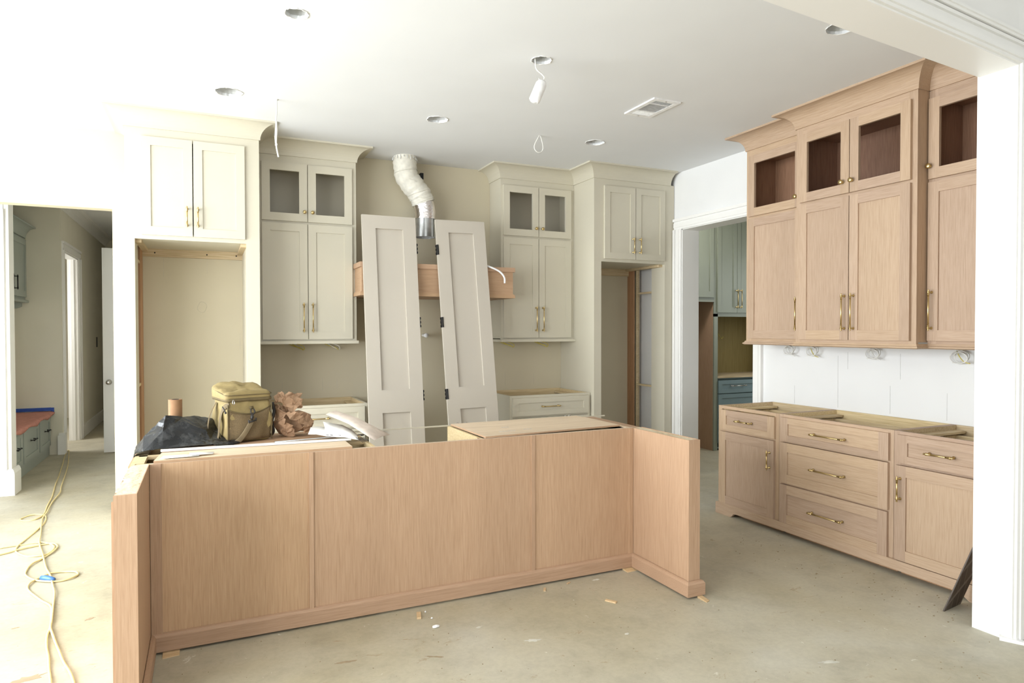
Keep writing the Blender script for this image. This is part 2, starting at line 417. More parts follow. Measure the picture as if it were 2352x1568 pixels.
# right wall with the pantry doorway
mb = MB()
mb.box(4.427, 4.648, 5.44, 6.35, 0, 3.112)
mb.box(4.427, 4.648, 1.86, 4.452, 0, 3.112)
mb.box(4.427, 4.648, 4.452, 5.44, 2.53, 3.112)
wr = struct('wall_right', mb, 'wall_white')
marks = MB()
for y, z0, z1 in ((4.00, .89, 1.04), (3.585, .90, 1.30), (3.155, .90, 1.10), (2.755, .90, 1.08), (3.5, 1.2, 1.33), (3.08, 1.15, 1.33)):
    marks.box(4.4255, 4.427, y, y + .002, z0, z1)
marks.build_each('pencil_mark', 'pencil', wr)

# doorway casing (trim) round the pantry doorway
def casing_section(mb, F, a0, a1, z0, z1, horizontal=False, inner_hi=True, d=0.0):
    """three-step moulded casing strip between a0..a1 (width) and z0..z1."""
    if horizontal:
        w_ = z1 - z0
        fb(mb, F, a0, a1, d, d + .012, z0, z1); fb(mb, F, a0, a1, d + .0121, d + .02, z0 + w_ * .2, z0 + w_ * .62); fb(mb, F, a0, a1, d + .0121, d + .03, z0 + w_ * .74, z1)
    else:
        w_ = a1 - a0
        fb(mb, F, a0, a1, d, d + .012, z0, z1)
        fb(mb, F, a0 + w_ * .2, a0 + w_ * .62, d + .0121, d + .02, z0, z1); fb(mb, F, a0 + w_ * .74, a1, d + .0121, d + .03, z0, z1)
RW = RIGHT(4.427)
mb = MB()
casing_section(mb, RW, 5.44, 5.552, 0, 2.53)
casing_section(mb, RW, 4.452, 4.342, 0, 2.53)
casing_section(mb, RW, 4.342, 5.552, 2.53, 2.64, True)
mb.box(4.43, 4.64, 5.432, 5.44, 0, 2.53); mb.box(4.43, 4.64, 4.452, 4.46, 0, 2.53); mb.box(4.43, 4.64, 4.452, 5.44, 2.522, 2.53)
struct('trim_1', mb, 'trim_white')

# left wall of the kitchen with large windows (outside the frame), and the living-room shell
mb = MB()
mb.box(-3.3, -3.15, 1.86, 6.23, 0, .22); mb.box(-3.3, -3.15, 1.86, 6.23, 2.6, 3.112)
mb.box(-3.3, -3.15, 1.86, 2.6, .22, 2.6); mb.box(-3.3, -3.15, 6.1, 6.23, .22, 2.6)
struct('wall_left', mb, 'wall_white')
struct('window_1', MB().box(-3.28, -3.2, 2.6, 2.66, .22, 2.6).box(-3.28, -3.2, 6.04, 6.1, .22, 2.6).box(-3.28, -3.2, 2.66, 6.04, .22, .28).box(-3.28, -3.2, 2.66, 6.04, 2.54, 2.6).box(-3.26, -3.22, 4.33, 4.37, .28, 2.54), 'trim_white')
struct('wall_living_right', bx(5.2, 5.35, -5, 1.86, 0, 3.112), 'wall_white')

# front wall: pier right of the opening and the header beam over it (cased opening)
mb = MB()
mb.box(3.50, 5.2, 1.862, 2.045, 0, 3.112)
wf = struct('wall_front', mb, 'trim_white')
# header beam (runs slightly out of square, as the photograph shows)
def beam_pt(x): return 2.036 + (x - 3.5) * 0.083, 1.862 + (x - 3.5) * 0.100
mb = MB()
xa, xb_ = -5.0, 3.502
ya, yb_ = beam_pt(xa), beam_pt(xb_)
vs = [(xa, ya[0], 2.75), (xb_, yb_[0], 2.75), (xb_, yb_[1], 2.75), (xa, ya[1], 2.75)]
vs += [(x, y, 3.112) for x, y, z in vs]
mb.add(vs, [(0, 1, 2, 3), (4, 7, 6, 5), (0, 4, 5, 1), (1, 5, 6, 2), (2, 6, 7, 3), (3, 7, 4, 0)])
struct('wall_front_header', mb, 'trim_white')
# casing on the living-room side of the opening
mb = MB()
def hstrip(z0, z1, d0, d1):
    pa, pb = (xa, ya[1]), (3.62, beam_pt(3.62)[1])
    vs = [(pa[0], pa[1] - d0, z0), (pb[0], pb[1] - d0, z0), (pb[0], pb[1] - d1, z0), (pa[0], pa[1] - d1, z0)]
    vs += [(x, y, z1) for x, y, z in vs]
    mb.add(vs, [(0, 1, 2, 3), (4, 7, 6, 5), (0, 4, 5, 1), (1, 5, 6, 2), (2, 6, 7, 3), (3, 7, 4, 0)])
hstrip(2.758, 2.86, 0, .014); hstrip(2.772, 2.80, .014, .024); hstrip(2.83, 2.845, .012, .026); hstrip(2.85, 2.885, 0, .034); hstrip(2.862, 2.872, .034, .042)
struct('trim_2', mb, 'trim_white')
mb = MB()
Fz = BACK(1.862)
casing_section(mb, Fz, 3.512, 3.62, .01, 2.758)
struct('trim_3', mb, 'trim_white')

# hall beyond the opening
mb = MB()
mb.box(-4.4, -1.58, 9.62, 9.76, 0, 3.112)
struct('wall_hall_end', mb, 'wall_hall')
mb = MB()
mb.box(-1.70, -1.58, 9.76, 9.78, 0, 3.112); mb.box(-1.70, -1.58, 10.78, 13.6, 0, 3.112); mb.box(-1.70, -1.58, 9.78, 10.78, 2.49, 3.112)
struct('wall_hall_left', mb, 'wall_hall')
struct('wall_hall_far', bx(-4.4, -0.3, 13.6, 13.72, 0, 3.112), 'wall_hall')
struct('wall_hall_right', bx(-0.42, -0.3, 6.35, 13.6, 0, 3.112), 'wall_hall')
struct('wall_side_room', MB().box(-4.4, -4.3, 6.35, 13.6, 0, 3.112), 'wall_hall')
HF = LEFT(-1.58)
mb = MB()
casing_section(mb, HF, 9.775, 9.665, .0, 2.49); casing_section(mb, HF, 10.78, 10.93, 0, 2.49); casing_section(mb, HF, 9.665, 10.93, 2.49, 2.60, True)
mb.box(-1.70, -1.58, 10.76, 10.78, 0, 2.49); mb.box(-1.7, -1.58, 9.78, 9.80, 0, 2.49); mb.box(-1.7, -1.58, 9.78, 10.78, 2.47, 2.49)
mb.box(-1.66, -1.62, 10.745, 10.76, 0, 2.47)
struct('trim_4', mb, 'trim_white')
mb = MB(); fb(mb, HF, 10.93, 13.6, 0, .018, 0, .17); fb(mb, HF, 10.93, 13.6, 0, .026, .15, .175)
struct('baseboard_hall', mb, 'trim_white')
mb = MB(); mb.box(-1.62, -1.55, 9.59, 9.66, 0, .26); mb.box(-1.63, -1.545, 9.58, 9.60, .0, .235)
struct('baseboard_corner', mb, 'trim_white')
mb = MB(); mb.sweep([(0, 2.98), (.008, 2.98), (.02, 3.0), (.035, 3.04), (.075, 3.085), (.10, 3.09), (.115, 3.112), (0, 3.112)], [(-1.58, 13.6), (-1.58, 9.62)][::-1])
struct('trim_5', mb, 'trim_white')
mb = MB(); mb.sweep([(0, 2.98), (.008, 2.98), (.02, 3.0), (.035, 3.04), (.075, 3.085), (.10, 3.09), (.115, 3.112), (0, 3.112)], [(-4.3, 9.62), (-1.58, 9.62)])
struct('trim_6', mb, 'wall_hall')
# switch box hole on the hall wall
tag(bx(-1.58, -1.574, 12.42, 12.52, 1.24, 1.40).build('switch_box', 'black_metal'), 'small dark open switch box on the hall wall beside the door', 'switch box')
# cased pier on the left edge
mb = MB()
PB = BACK(7.42)
mb.box(-2.2, -1.625, 7.42, 7.56, 0, 3.112)
struct('wall_mudroom', mb, 'wall_hall')
mb = MB()
casing_section(mb, PB, -1.625, -1.76, 0, 2.66); fb(mb, PB, -1.66, -1.645, .03, .04, .22, 2.60)
mb.box(-1.625, -1.612, 7.40, 7.57, 0, 3.1)
mb.sweep([(0, 0), (.022, 0), (.022, .2), (.012, .23), (0, .24)], [(-1.9, 7.40), (-1.61, 7.40), (-1.61, 7.62)])
casing_section(mb, PB, -2.2, -1.76, 2.54, 2.66, True)
struct('trim_7', mb, 'trim_white')
# hall door, open
d1 = thing('door_1', (-0.78, 9.45, 0), 'white flush hall door standing open at the end of the hallway', 'door'); d1['kind'] = 'structure'
bx(-1.135, -0.43, 9.45, 9.488, .012, 2.512).build('slab', 'trim_white', d1)
mb = MB().lathe([(0, .033), (.006, .033), (.010, .012), (.035, .012), (.042, .024), (.055, .029), (.068, .024), (.072, .008)], (-1.075, 9.45, .872), (0, -1, 0), 16)
mb.build('door_knob', 'nickel', d1)
bx(-1.139, -1.135, 9.458, 9.482, .84, .90).build('latch', 'black_metal', d1)

# pantry shell
struct('wall_pantry_back', bx(4.648, 7.6, 7.0, 7.12, 0, 3.05), 'wall_cream')
struct('wall_pantry_front', bx(4.648, 7.6, 2.9, 3.0, 0, 3.05), 'wall_cream')
struct('wall_pantry_right', bx(7.5, 7.6, 3.0, 7.0, 0, 3.05), 'wall_cream')

# ================================================================== cream cabinets on the back wall
CR = ('cream', 'cream')
def hollow(F, u0_, u1_, z0, z1, depth, t=.018, shelf=None, mi_in=0):
    mb = MB()
    fb(mb, F, u0_, u0_ + t, -depth, -.0201, z0, z1); fb(mb, F, u1_ - t, u1_, -depth, -.0201, z0, z1)
    fb(mb, F, u0_ + t, u1_ - t, -depth, -.0201, z0, z0 + t); fb(mb, F, u0_ + t, u1_ - t, -depth, -.0201, z1 - t, z1)
    fb(mb, F, u0_ + t, u1_ - t, -depth, -depth + .012, z0 + t, z1 - t, mi_in)
    if shelf: fb(mb, F, u0_ + t, u1_ - t, -depth + .012, -.0201, shelf, shelf + t, mi_in)
    return mb
def frame(F, u0_, u1_, z0, z1, sl, sr, rb, rt, mids=(), th=.02, mull=(), mb=None):
    mb = mb or MB()
    fb(mb, F, u0_, u0_ + sl, -th, 0, z0, z1); fb(mb, F, u1_ - sr, u1_, -th, 0, z0, z1)
    fb(mb, F, u0_ + sl, u1_ - sr, -th, 0, z0, z0 + rb, 1); fb(mb, F, u0_ + sl, u1_ - sr, -th, 0, z1 - rt, z1, 1)
    for a, b_ in mids: fb(mb, F, u0_ + sl, u1_ - sr, -th, 0, a, b_, 1)
    for a, b_, za, zb in mull: fb(mb, F, a, b_, -th, 0, za, zb)
    return mb

# --- refrigerator cabinet, left
F5 = BACK(5.56)
t = thing('refrigerator_cabinet', (-.063, 5.9, 0), 'tall cream cabinet surround with an empty refrigerator bay at the left', 'cabinet')
hollow(F5, -.50, .36, 2.175, 2.99, .655).build('cabinet_box', CR, t)
frame(F5, -.52, .394, 2.175, 2.99, .125, .13, .045, .085).build('face_frame', CR, t)
mb = MB(); mb.box(-.52, -.46, 5.56, 5.58, 0, 2.175); mb.box(-.475, -.46, 5.58, 5.80, 0, 2.175); mb.box(-.52, -.507, 5.58, 6.228, 0, 2.99)
mb.build('side_panel', 'cream', t)
mb = MB(); mb.box(.298, .394, 5.56, 5.58, 0, 2.175); mb.box(.298, .312, 5.58, 6.228, 0, 2.175); mb.box(.38, .394, 5.58, 6.228, 0, 2.99)
mb.build('side_panel', 'cream', t)
bx(-.475, -.46, 5.99, 6.226, 0, 2.175).build('side_strip', 'brown_ply', t)['label'] = 'unpainted brown plywood strip'
mb = MB(); mb.box(-.473, -.462, 5.80, 5.99, 1.07, 1.09); mb.box(-.473, -.462, 5.80, 5.99, 2.03, 2.05); mb.build_each('cleat', 'ply_y', t)
bx(-.5065, -.500, 5.59, 6.22, 0.02, 2.17).build('cavity_shade', 'void_shade', t)  # dark sheet standing in for the shade inside the open gap
mb = MB(); mb.box(-.46, .298, 6.20, 6.228, 2.11, 2.175); mb.box(-.46, -.42, 5.60, 6.2, 2.15, 2.175); mb.box(.258, .298, 5.6, 6.2, 2.15, 2.175)
mb.build('nailing_strip', 'ply', t)['label'] = 'bare wood nailing strip under the cabinet'
mb = MB()
for x in (-.37, 0.02, .25): mb.tube([(x, 6.2, 2.142), (x, 6.1985, 2.142)], .006, 8)
mb.build_each('screw_hole', 'black_metal', t)
MB().sweep(cove(2.985, CEIL, .126), [(-.52, 6.228), (-.52, 5.56), (.394, 5.56), (.394, 5.95)]).build('crown_moulding', 'cream', t)
for a, b_, hu in ((-.415, -.077, -.114), (-.070, .288, -.040)):
    d = shaker(t, F5, a, b_, 2.205, 2.922, CR, .062, .062)
    pull(d, F5, hu, 2.348, .15, True)

# --- upper cabinets either side of the hood
F6 = BACK(5.95)
def upper(name, x0, x1, doors, opens, hu, ku, label, crown_path, side):
    t = thing(name, ((x0 + x1) / 2, 6.1, 1.39), label, 'cabinet')
    hollow(F6, x0, x1, 1.42, 2.99, .278, shelf=2.415, mi_in=1).build('cabinet_box', ('cream', 'cream_shaded'), t)
    frame(F6, x0, x1, 1.41, 2.99, .06, .06, .03, .085, mids=[(2.40, 2.445)], mull=[(doors[0][1] - .012, doors[1][0] + .012, 1.44, 2.40), (doors[0][1] - .012, doors[1][0] + .012, 2.445, 2.905)]).build('face_frame', CR, t)
    mb = MB(); mb.box(x0 - (.012 if side < 0 else 0), x1 + (.012 if side > 0 else 0), 5.915, 6.228, 1.385, 1.41); mb.build('light_rail', 'cream', t)
    MB().sweep(cove(2.985, CEIL, .126), crown_path).build('crown_moulding', 'cream', t)
    for k in (0, 1):
        a, b_ = doors[k]
        d = shaker(t, F6, a, b_, 1.425, 2.412, CR, .066, .066)
        pull(d, F6, hu[k], 1.611, .25, True)
        g = shaker(t, F6, a, b_, 2.432, 2.922, CR, .066, .066, opening=True, name='glass_door', label='upper door with an open unglazed frame')
        knob(g, F6, ku[k], 2.512)
    return t
upper('wall_cabinet', .396, 1.226, [(.438, .806), (.813, 1.188)], None, (.771, .846), (.782, .848),
      'cream wall cabinet between the refrigerator cabinet and the hood duct', [(.394, 5.95), (1.226, 5.95), (1.226, 6.228)], 1)
upper('wall_cabinet', 2.633, 3.453, [(2.655, 3.037), (3.043, 3.414)], None, (3.005, 3.082), (3.005, 3.076),
      'cream wall cabinet right of the hood with brass pulls', [(2.633, 6.228), (2.633, 5.95), (3.455, 5.95)], -1)
# small hinge plates inside the right glass opening
# --- refrigerator cabinet, right
t = thing('refrigerator_cabinet', (3.92, 5.9, 0), 'tall cream cabinet surround with an empty bay beside the pantry doorway', 'cabinet')
hollow(F5, 3.47, 4.36, 2.175, 2.99, .655).build('cabinet_box', CR, t)
frame(F5, 3.455, 4.422, 2.175, 2.99, .13, .15, .045, .085).build('face_frame', CR, t)
mb = MB(); mb.box(3.455, 3.538, 5.56, 5.58, 0, 2.175); mb.box(3.455, 3.473, 5.58, 6.228, 0, 2.99); mb.box(3.523, 3.538, 5.58, 6.228, 0, 2.175)
mb.build('side_panel', 'cream', t)
mb = MB(); mb.box(4.306, 4.422, 5.56, 5.58, 0, 2.175); mb.box(4.306, 4.32, 5.58, 5.782, 0, 2.175); mb.box(4.363, 4.377, 5.58, 5.782, 0, 2.99)
mb.build('side_panel', 'cream', t)
bx(4.308, 4.322, 6.11, 6.227, 0, 2.175).build('side_strip', 'brown_ply', t)['label'] = 'unpainted brown plywood strip'
mb = MB(); mb.box(4.312, 4.33, 6.055, 6.07, 0, 2.175); mb.box(4.35, 4.37, 6.085, 6.10, 0, 2.175); mb.build('stud_edge', 'ply', t)
mb = MB(); mb.box(4.31, 4.326, 5.782, 6.055, .893, .913); mb.box(4.31, 4.326, 5.782, 6.055, 1.89, 1.91); mb.build_each('cleat', 'ply_y', t)
mb = MB(); mb.box(3.538, 4.306, 6.20, 6.228, 2.10, 2.175); mb.box(4.262, 4.306, 5.6, 6.2, 2.15, 2.175); mb.build('nailing_strip', 'ply', t)['label'] = 'bare wood nailing strip under the cabinet'
MB().sweep(cove(2.985, CEIL, .126), [(3.455, 5.95), (3.455, 5.56), (4.377, 5.56)]).build('crown_moulding', 'cream', t)
for a, b_, hu in ((3.567, 3.931, 3.897), (3.938, 4.295, 3.978)):
    d = shaker(t, F5, a, b_, 2.205, 2.92, CR, .062, .062)
    pull(d, F5, hu, 2.343, .16, True)

# --- cream base cabinets without worktop
def open_base(F, u0_, u1_, depth, top, t, mats_out, inner='ply', strip_side=0, toe=0.0):
    """hollow carcass with open top, stretcher strips and interior."""
    lo, hi = min(u0_, u1_), max(u0_, u1_)
    mb = MB()
    fb(mb, F, lo, lo + .018, -depth, -.02, toe, top); fb(mb, F, hi - .018, hi, -depth, -.02, toe, top)
    mb.build_each('side_panel', mats_out, t)
    mb = MB()
    fb(mb, F, lo + .0185, lo + .021, -depth + .02, -.021, toe + .02, top - .001); fb(mb, F, hi - .021, hi - .0185, -depth + .02, -.021, toe + .02, top - .001)
    fb(mb, F, lo + .018, hi - .018, -depth, -depth + .018, toe, top); fb(mb, F, lo + .018, hi - .018, -depth + .02, -.02, toe + .0, toe + .018)
    mb.build('interior', inner, t)
    mb = MB()
    s0 = (lo + .022, lo + .085) if strip_side == 0 else (hi - .085, hi - .022)
    fb(mb, F, s0[0], s0[1], -depth + .03, -.02, top - .045, top - .030)
    mb.build('stretcher', 'ply_y' if F(0, 0, 0)[0] == 0 else 'ply', t)
    mb = MB()   # drawer box below the rim
    fb(mb, F, lo + .05, hi - .05, -.06, -.045, top - .17, top - .055); fb(mb, F, lo + .05, lo + .062, -depth + .08, -.06, top - .17, top - .055)
    fb(mb, F, hi - .062, hi - .05, -depth + .08, -.06, top - .17, top - .055); fb(mb, F, lo + .05, hi - .05, -depth + .08, -depth + .092, top - .17, top - .055)
    fb(mb, F, lo + .05, hi - .05, -depth + .08, -.06, top - .175, top - .165)
    mb.build('drawer_box', inner, t)
FB = BACK(5.62)
for nm, x0, x1, lab, hx in (('base_cabinet', .40, 1.245, 'cream base cabinet with bare open top behind the khaki bag', .83), ('base_cabinet', 2.575, 3.448, 'cream base cabinet with bare open top right of the leaning panels', 2.99)):
    t = thing(nm, ((x0 + x1) / 2, 5.9, 0), lab, 'cabinet')
    open_base(FB, x0, x1, .608, .885, t, 'cream', 'ply', 1)
    frame(FB, x0, x1, .10, .885, .025, .025, .02, .022, mids=[(.675, .69), (.40, .415)]).build('face_frame', CR, t)
    bx(x0 + .01, x1 - .01, 5.69, 5.70, 0, .10).build('toe_board', 'cream', t)
    for z0, z1 in ((.692, .862), (.417, .673), (.12, .398)):
        d = shaker(t, FB, x0 + .025, x1 - .025, z0, z1, CR, .048, .058, name='drawer')
        pull(d, FB, hx, (z0 + z1) / 2, .20, False)

struct('wall_mudroom_left', bx(-2.40, -2.262, 7.56, 9.62, 0, 3.112), 'wall_hall')
# ================================================================== oak cabinets on the right wall
OK_ = ('oak_z', 'oak_y')
XW = 4.426
# base units (open tops)
FO = RIGHT(3.832)
def oak_base(y_hi, y_lo, label, spec):
    t = thing('base_cabinet', (4.13, (y_hi + y_lo) / 2, 0), label, 'cabinet')
    open_base(FO, y_lo, y_hi, .592, .883, t, 'oak_z', 'ply_y', 1, .07)
    fr = MB(); frame(FO, y_lo, y_hi, .075, .883, .04, .04, .015, .024, mids=spec['mids'], mb=fr); fr.build('face_frame', OK_, t)
    bx(3.89, 3.905, y_lo + .01, y_hi - .01, .0, .072).build('toe_board', 'brown_ply', t)
    for kind, a, b_, z0, z1, pu, pz, pl, vert in spec['fronts']:
        d = shaker(t, FO, a, b_, z0, z1, OK_, .045 if kind == 'drawer' and z1 - z0 < .2 else .066, .066, name=kind, panel_h=(kind == 'drawer'))
        pull(d, FO, pu, pz, pl, vert)
    return t
oak_base(4.235, 3.602, 'open-topped oak base cabinet with one drawer over a door, nearest the pantry doorway', dict(mids=[(.678, .69)], fronts=[
    ('drawer', 3.632, 4.198, .693, .853, 3.925, .779, .165, False), ('door', 3.636, 4.204, .092, .677, 3.672, .53, .14, True)]))
oak_base(3.600, 2.704, 'open-topped oak base cabinet with three wide drawers, middle of the right wall', dict(mids=[(.682, .69), (.375, .385)], fronts=[
    ('drawer', 2.728, 3.573, .693, .863, 3.157, .776, .27, False), ('drawer', 2.731, 3.576, .387, .680, 3.16, .531, .27, False), ('drawer', 2.734, 3.579, .092, .375, 3.17, .230, .27, False)]))
oak_base(2.702, 2.06, 'open-topped oak base cabinet partly hidden by the white pier', dict(mids=[(.678, .69)], fronts=[
    ('drawer', 2.09, 2.672, .693, .863, 2.403, .779, .165, False), ('door', 2.09, 2.680, .10, .677, 2.648, .538, .15, True)]))
# furniture plinth along all three units
t = thing('plinth', (3.82, 3.2, 0), 'oak plinth board with a bracket foot under the right base cabinets', 'plinth')
poly = [(4.245, 0), (4.075, 0), (4.055, .012), (4.045, .028), (4.02, .034), (4.0, .036), (2.30, .036), (2.28, .030), (2.26, .012), (2.24, 0), (2.06, 0), (2.06, .088), (2.08, .096), (4.225, .096), (4.245, .088)]
MB().prism(poly, lambda a, b_, d: (3.812 - d, a, b_), -.019, 0.003).build('plinth_board', 'oak_y', t)

# wall units
def oak_upper(y_hi, y_lo, xf, label, doors, glass, crown_path, crown_label=None, lr=None):
    F = RIGHT(xf); t = thing('wall_cabinet', ((xf + XW) / 2, (y_hi + y_lo) / 2, 1.39), label, 'cabinet')
    mb = MB(); dp = XW - xf
    fb(mb, F, y_lo, y_lo + .018, -dp, -.02, 1.42, 2.99); fb(mb, F, y_hi - .018, y_hi, -dp, -.02, 1.42, 2.99)
    mb.build_each('side_panel', 'oak_z', t)
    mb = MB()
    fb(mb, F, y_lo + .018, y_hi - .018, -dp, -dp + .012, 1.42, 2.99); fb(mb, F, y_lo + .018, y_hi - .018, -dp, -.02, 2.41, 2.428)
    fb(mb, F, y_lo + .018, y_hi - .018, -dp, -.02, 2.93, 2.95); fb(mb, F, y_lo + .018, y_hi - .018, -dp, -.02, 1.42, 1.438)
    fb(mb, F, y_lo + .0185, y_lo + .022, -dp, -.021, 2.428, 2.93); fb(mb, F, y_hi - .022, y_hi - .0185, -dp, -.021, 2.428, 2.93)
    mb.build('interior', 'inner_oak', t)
    mull = []
    if len(doors) == 2: mull = [(doors[1][1] - .012, doors[0][0] + .012, 1.435, 2.93)] if False else []
    frame(F, y_lo, y_hi, 1.41, 2.99, .055, .055, .03, .068, mids=[(2.405, 2.435)], mull=mull).build('face_frame', OK_, t)
    MB().sweep([(-.03, 1.378), (.010, 1.378), (.022, 1.385), (.022, 1.392), (.012, 1.398), (.006, 1.41), (-.03, 1.41)], lr).build('light_rail', 'oak_y', t)
    MB().sweep(cove(2.985, CEIL, .126), crown_path).build('crown_moulding', 'oak_y', t)
    for a, b_, hu in doors:
        d = shaker(t, F, a, b_, 1.43, 2.415, OK_, .066, .066); pull(d, F, hu, 1.62, .25, True)
    for a, b_, ku in glass:
        g = shaker(t, F, a, b_, 2.435, 2.932, OK_, .066, .066, opening=True, name='glass_door', label='upper door with an open unglazed frame')
        knob(g, F, ku, 2.513, k=1.1)
    return t, F
t, F = oak_upper(4.226, 3.618, 4.117, 'oak wall cabinet with one door, nearest the pantry doorway', [(3.645, 4.192, 3.676)], [(3.645, 4.192, 3.692)],
          [(XW, 4.226), (4.117, 4.226), (4.117, 3.618)], lr=[(XW, 4.226), (4.117, 4.226), (4.117, 3.62)])
mb = MB(); mb.box(4.145, 4.19, 4.195, 4.206, 2.80, 2.86); mb.box(4.145, 4.19, 4.195, 4.206, 2.50, 2.54); mb.build_each('hinge', 'nickel', t)
t, F = oak_upper(3.616, 2.690, 4.010, 'proud double-door oak wall cabinet in the middle of the right wall', [(3.158, 3.574, 3.186), (2.724, 3.152, 3.116)], [(3.158, 3.574, 3.206), (2.724, 3.152, 3.13)],
          [(4.117, 3.616), (4.010, 3.616), (4.010, 2.690), (4.117, 2.690)], lr=[(4.117, 3.616), (4.010, 3.616), (4.010, 2.690), (4.117, 2.690)])
mb = MB(); mb.box(4.04, 4.085, 3.583, 3.594, 2.78, 2.84); mb.build('hinge', 'nickel', t)
t, F = oak_upper(2.688, 2.052, 4.117, 'oak wall cabinet cut off by the white pier at the right', [(2.09, 2.680, 2.652)], [(2.09, 2.680, 2.667)],
          [(4.117, 2.688), (4.117, 2.052)], lr=[(4.117, 2.688), (4.117, 2.052)])

# wire bundles under the oak wall cabinets
def wires(name, pts_list, mats, label, cat='cable', group=None, r=.0032):
    t = thing(name, pts_list[0][0], label, cat, group)
    for pts, mm in zip(pts_list, mats):
        MB().tube(smooth(pts, 5), r, 6).build('wire', mm, t)
    return t
def smooth(P, n=6):
    P = [Vector(p) for p in P]; out = []
    for i in range(len(P) - 1):
        p0 = P[max(i - 1, 0)]; p1 = P[i]; p2 = P[i + 1]; p3 = P[min(i + 2, len(P) - 1)]
        for k in range(n):
            t_ = k / n
            out.append(0.5 * ((2 * p1) + (p2 - p0) * t_ + (2 * p0 - 5 * p1 + 4 * p2 - p3) * t_ ** 2 + (3 * p1 - p0 - 3 * p2 + p3) * t_ ** 3))
    out.append(P[-1]); return out
def coil(cx, y, cz, ry, rz, tilt, n=2):
    return [(cx - .02 * math.sin(k * .5), y + ry * math.cos(k * 2 * math.pi / 10 + tilt), cz + rz * math.sin(k * 2 * math.pi / 10 + tilt)) for k in range(int(n * 10) + 1)]
for y, z, lab, yl in ((4.03, 1.34, 'loose coil of white wires under the left oak wall cabinet', 'cable_white'), (3.80, 1.335, 'round coil of white wires beside the left oak cabinet seam', 'cable_yellow'),
                      (3.27, 1.33, 'drooping loop of white wires under the middle oak wall cabinet', 'cable_white'), (2.66, 1.325, 'white and yellow wire loop under the right oak wall cabinet', 'cable_yellow'), (2.50, 1.315, 'white wire loop beside the white pier', 'cable_white')):
    w1 = coil(4.39, y, z, .065, .042, 1.4, 1.6); w2 = coil(4.375, y - .02, z - .004, .05, .034, .4, 1.3)
    w3 = [(4.41, y + .02, 1.42), (4.40, y + .02, 1.36), (4.38, y - .03, 1.30), (4.37, y - .08, 1.285)]
    w1 = [(4.40, y + .01, 1.41)] + w1; w2 = [(4.40, y - .01, 1.41)] + w2
    wires('cable_coil', [w1, w2, w3], ['cable_white', 'cable_white', yl], lab)

# ================================================================== pantry seen through the doorway
SG = ('sage', 'sage')
FP = BACK(6.40)
t = thing('pantry_cabinet', (6.2, 6.7, 0), 'tall sage green pantry cabinet with an open work niche', 'cabinet')
mb = MB(); mb.box(5.712, 5.77, 6.40, 6.42, 0, 1.70); mb.box(5.73, 5.77, 6.42, 6.998, 0, 1.70); mb.build('side_panel', 'sage', t)
bx(5.712, 5.729, 6.42, 6.998, 0, 1.86).build('side_lining', 'isle_z', t)['label'] = 'unpainted brown plywood lining'
hollow(FP, 5.735, 7.0, 1.70, 3.04, .598).build('cabinet_box', SG, t)
frame(FP, 5.712, 7.0, 1.665, 3.04, .04, .04, .05, .05).build('face_frame', SG, t)
for a, b_, hu in ((5.752, 6.060, 6.055), (6.066, 6.40, 6.118), (6.43, 6.76, 6.72)):
    d = shaker(t, FP, a, b_, 1.715, 2.94, SG, .066, .058); 
    if hu < 6.5: pull(d, FP, hu - .006, 1.888, .235, True)
bx(5.77, 6.99, 6.96, 6.975, .92, 1.70).build('niche_back', 'olive_ply', t)['label'] = 'yellowish bare plywood back of the niche'
bx(6.92, 6.99, 6.42, 6.96, .92, 1.70).build('niche_side', 'olive_ply', t)
for x in (5.93, 6.27):
    MB().tube(smooth([(x, 6.955, 1.46), (x, 6.93, 1.42), (x + .01, 6.90, 1.39), (x + .03, 6.91, 1.385), (x + .045, 6.90, 1.41)], 4), .004, 6).build('hanging_wire', 'cable_yellow', t)
hollow(FP, 5.77, 7.0, .02, .90, .595).build('base_box', ('sage_cool_shade', 'sage_cool_shade'), t)
bx(5.77, 7.0, 6.40, 6.998, .90, .922).build('deck', 'ply', t)
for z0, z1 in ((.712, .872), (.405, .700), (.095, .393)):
    d = shaker(t, FP, 5.757 + .015, 6.395, z0, z1, ('sage_cool_shade', 'sage_cool_shade'), .05, .055, name='drawer'); pull(d, FP, 6.08, (z0 + z1) / 2 + .01, .24, False, 'nickel' if z0 > .7 else 'brass')
t = thing('pantry_cabinet', (5.2, 6.7, 1.85), 'sage green cabinet above the empty pantry bay', 'cabinet')
hollow(FP, 4.66, 5.71, 1.87, 3.04, .598).build('cabinet_box', SG, t)
bx(4.655, 5.711, 6.40, 6.42, 1.845, 3.04).build('face_frame', 'sage', t)
for a, b_ in ((4.70, 5.16), (5.165, 5.69)): shaker(t, FP, a, b_, 1.90, 2.94, SG, .075, .062)

# ================================================================== range hood, duct and fittings
t = thing('range_hood', (1.92, 5.95, 1.80), 'unfinished oak range hood base box mounted on the back wall', 'range hood')
xl_, xr_, yf_, z0_, z1_ = 1.212, 2.631, 5.668, 1.80, 2.085
mb = MB()
fr_ = .02
mb.box(xl_, xr_, yf_, yf_ + .02, z0_ + .02, z1_ - .01, 1); mb.box(xl_, xl_ + .02, yf_ + .02, 5.945, z0_ + .02, z1_ - .01); mb.box(xr_ - .02, xr_, yf_ + .02, 5.945, z0_ + .02, z1_ - .01)
mb.box(1.235, 1.255, 5.945, 6.22, z0_ + .02, z1_ - .01); mb.box(2.60, 2.62, 5.945, 6.22, z0_ + .02, z1_ - .01)
mb.build('hood_box', ('isle_y', 'isle_x'), t)
def ring(o_, z0, z1):
    m_ = MB(); m_.sweep([(0, z0), (o_, z0), (o_, z1), (0, z1)], [(xl_, 5.94), (xl_, yf_), (xr_, yf_), (xr_, 5.94)]); return m_
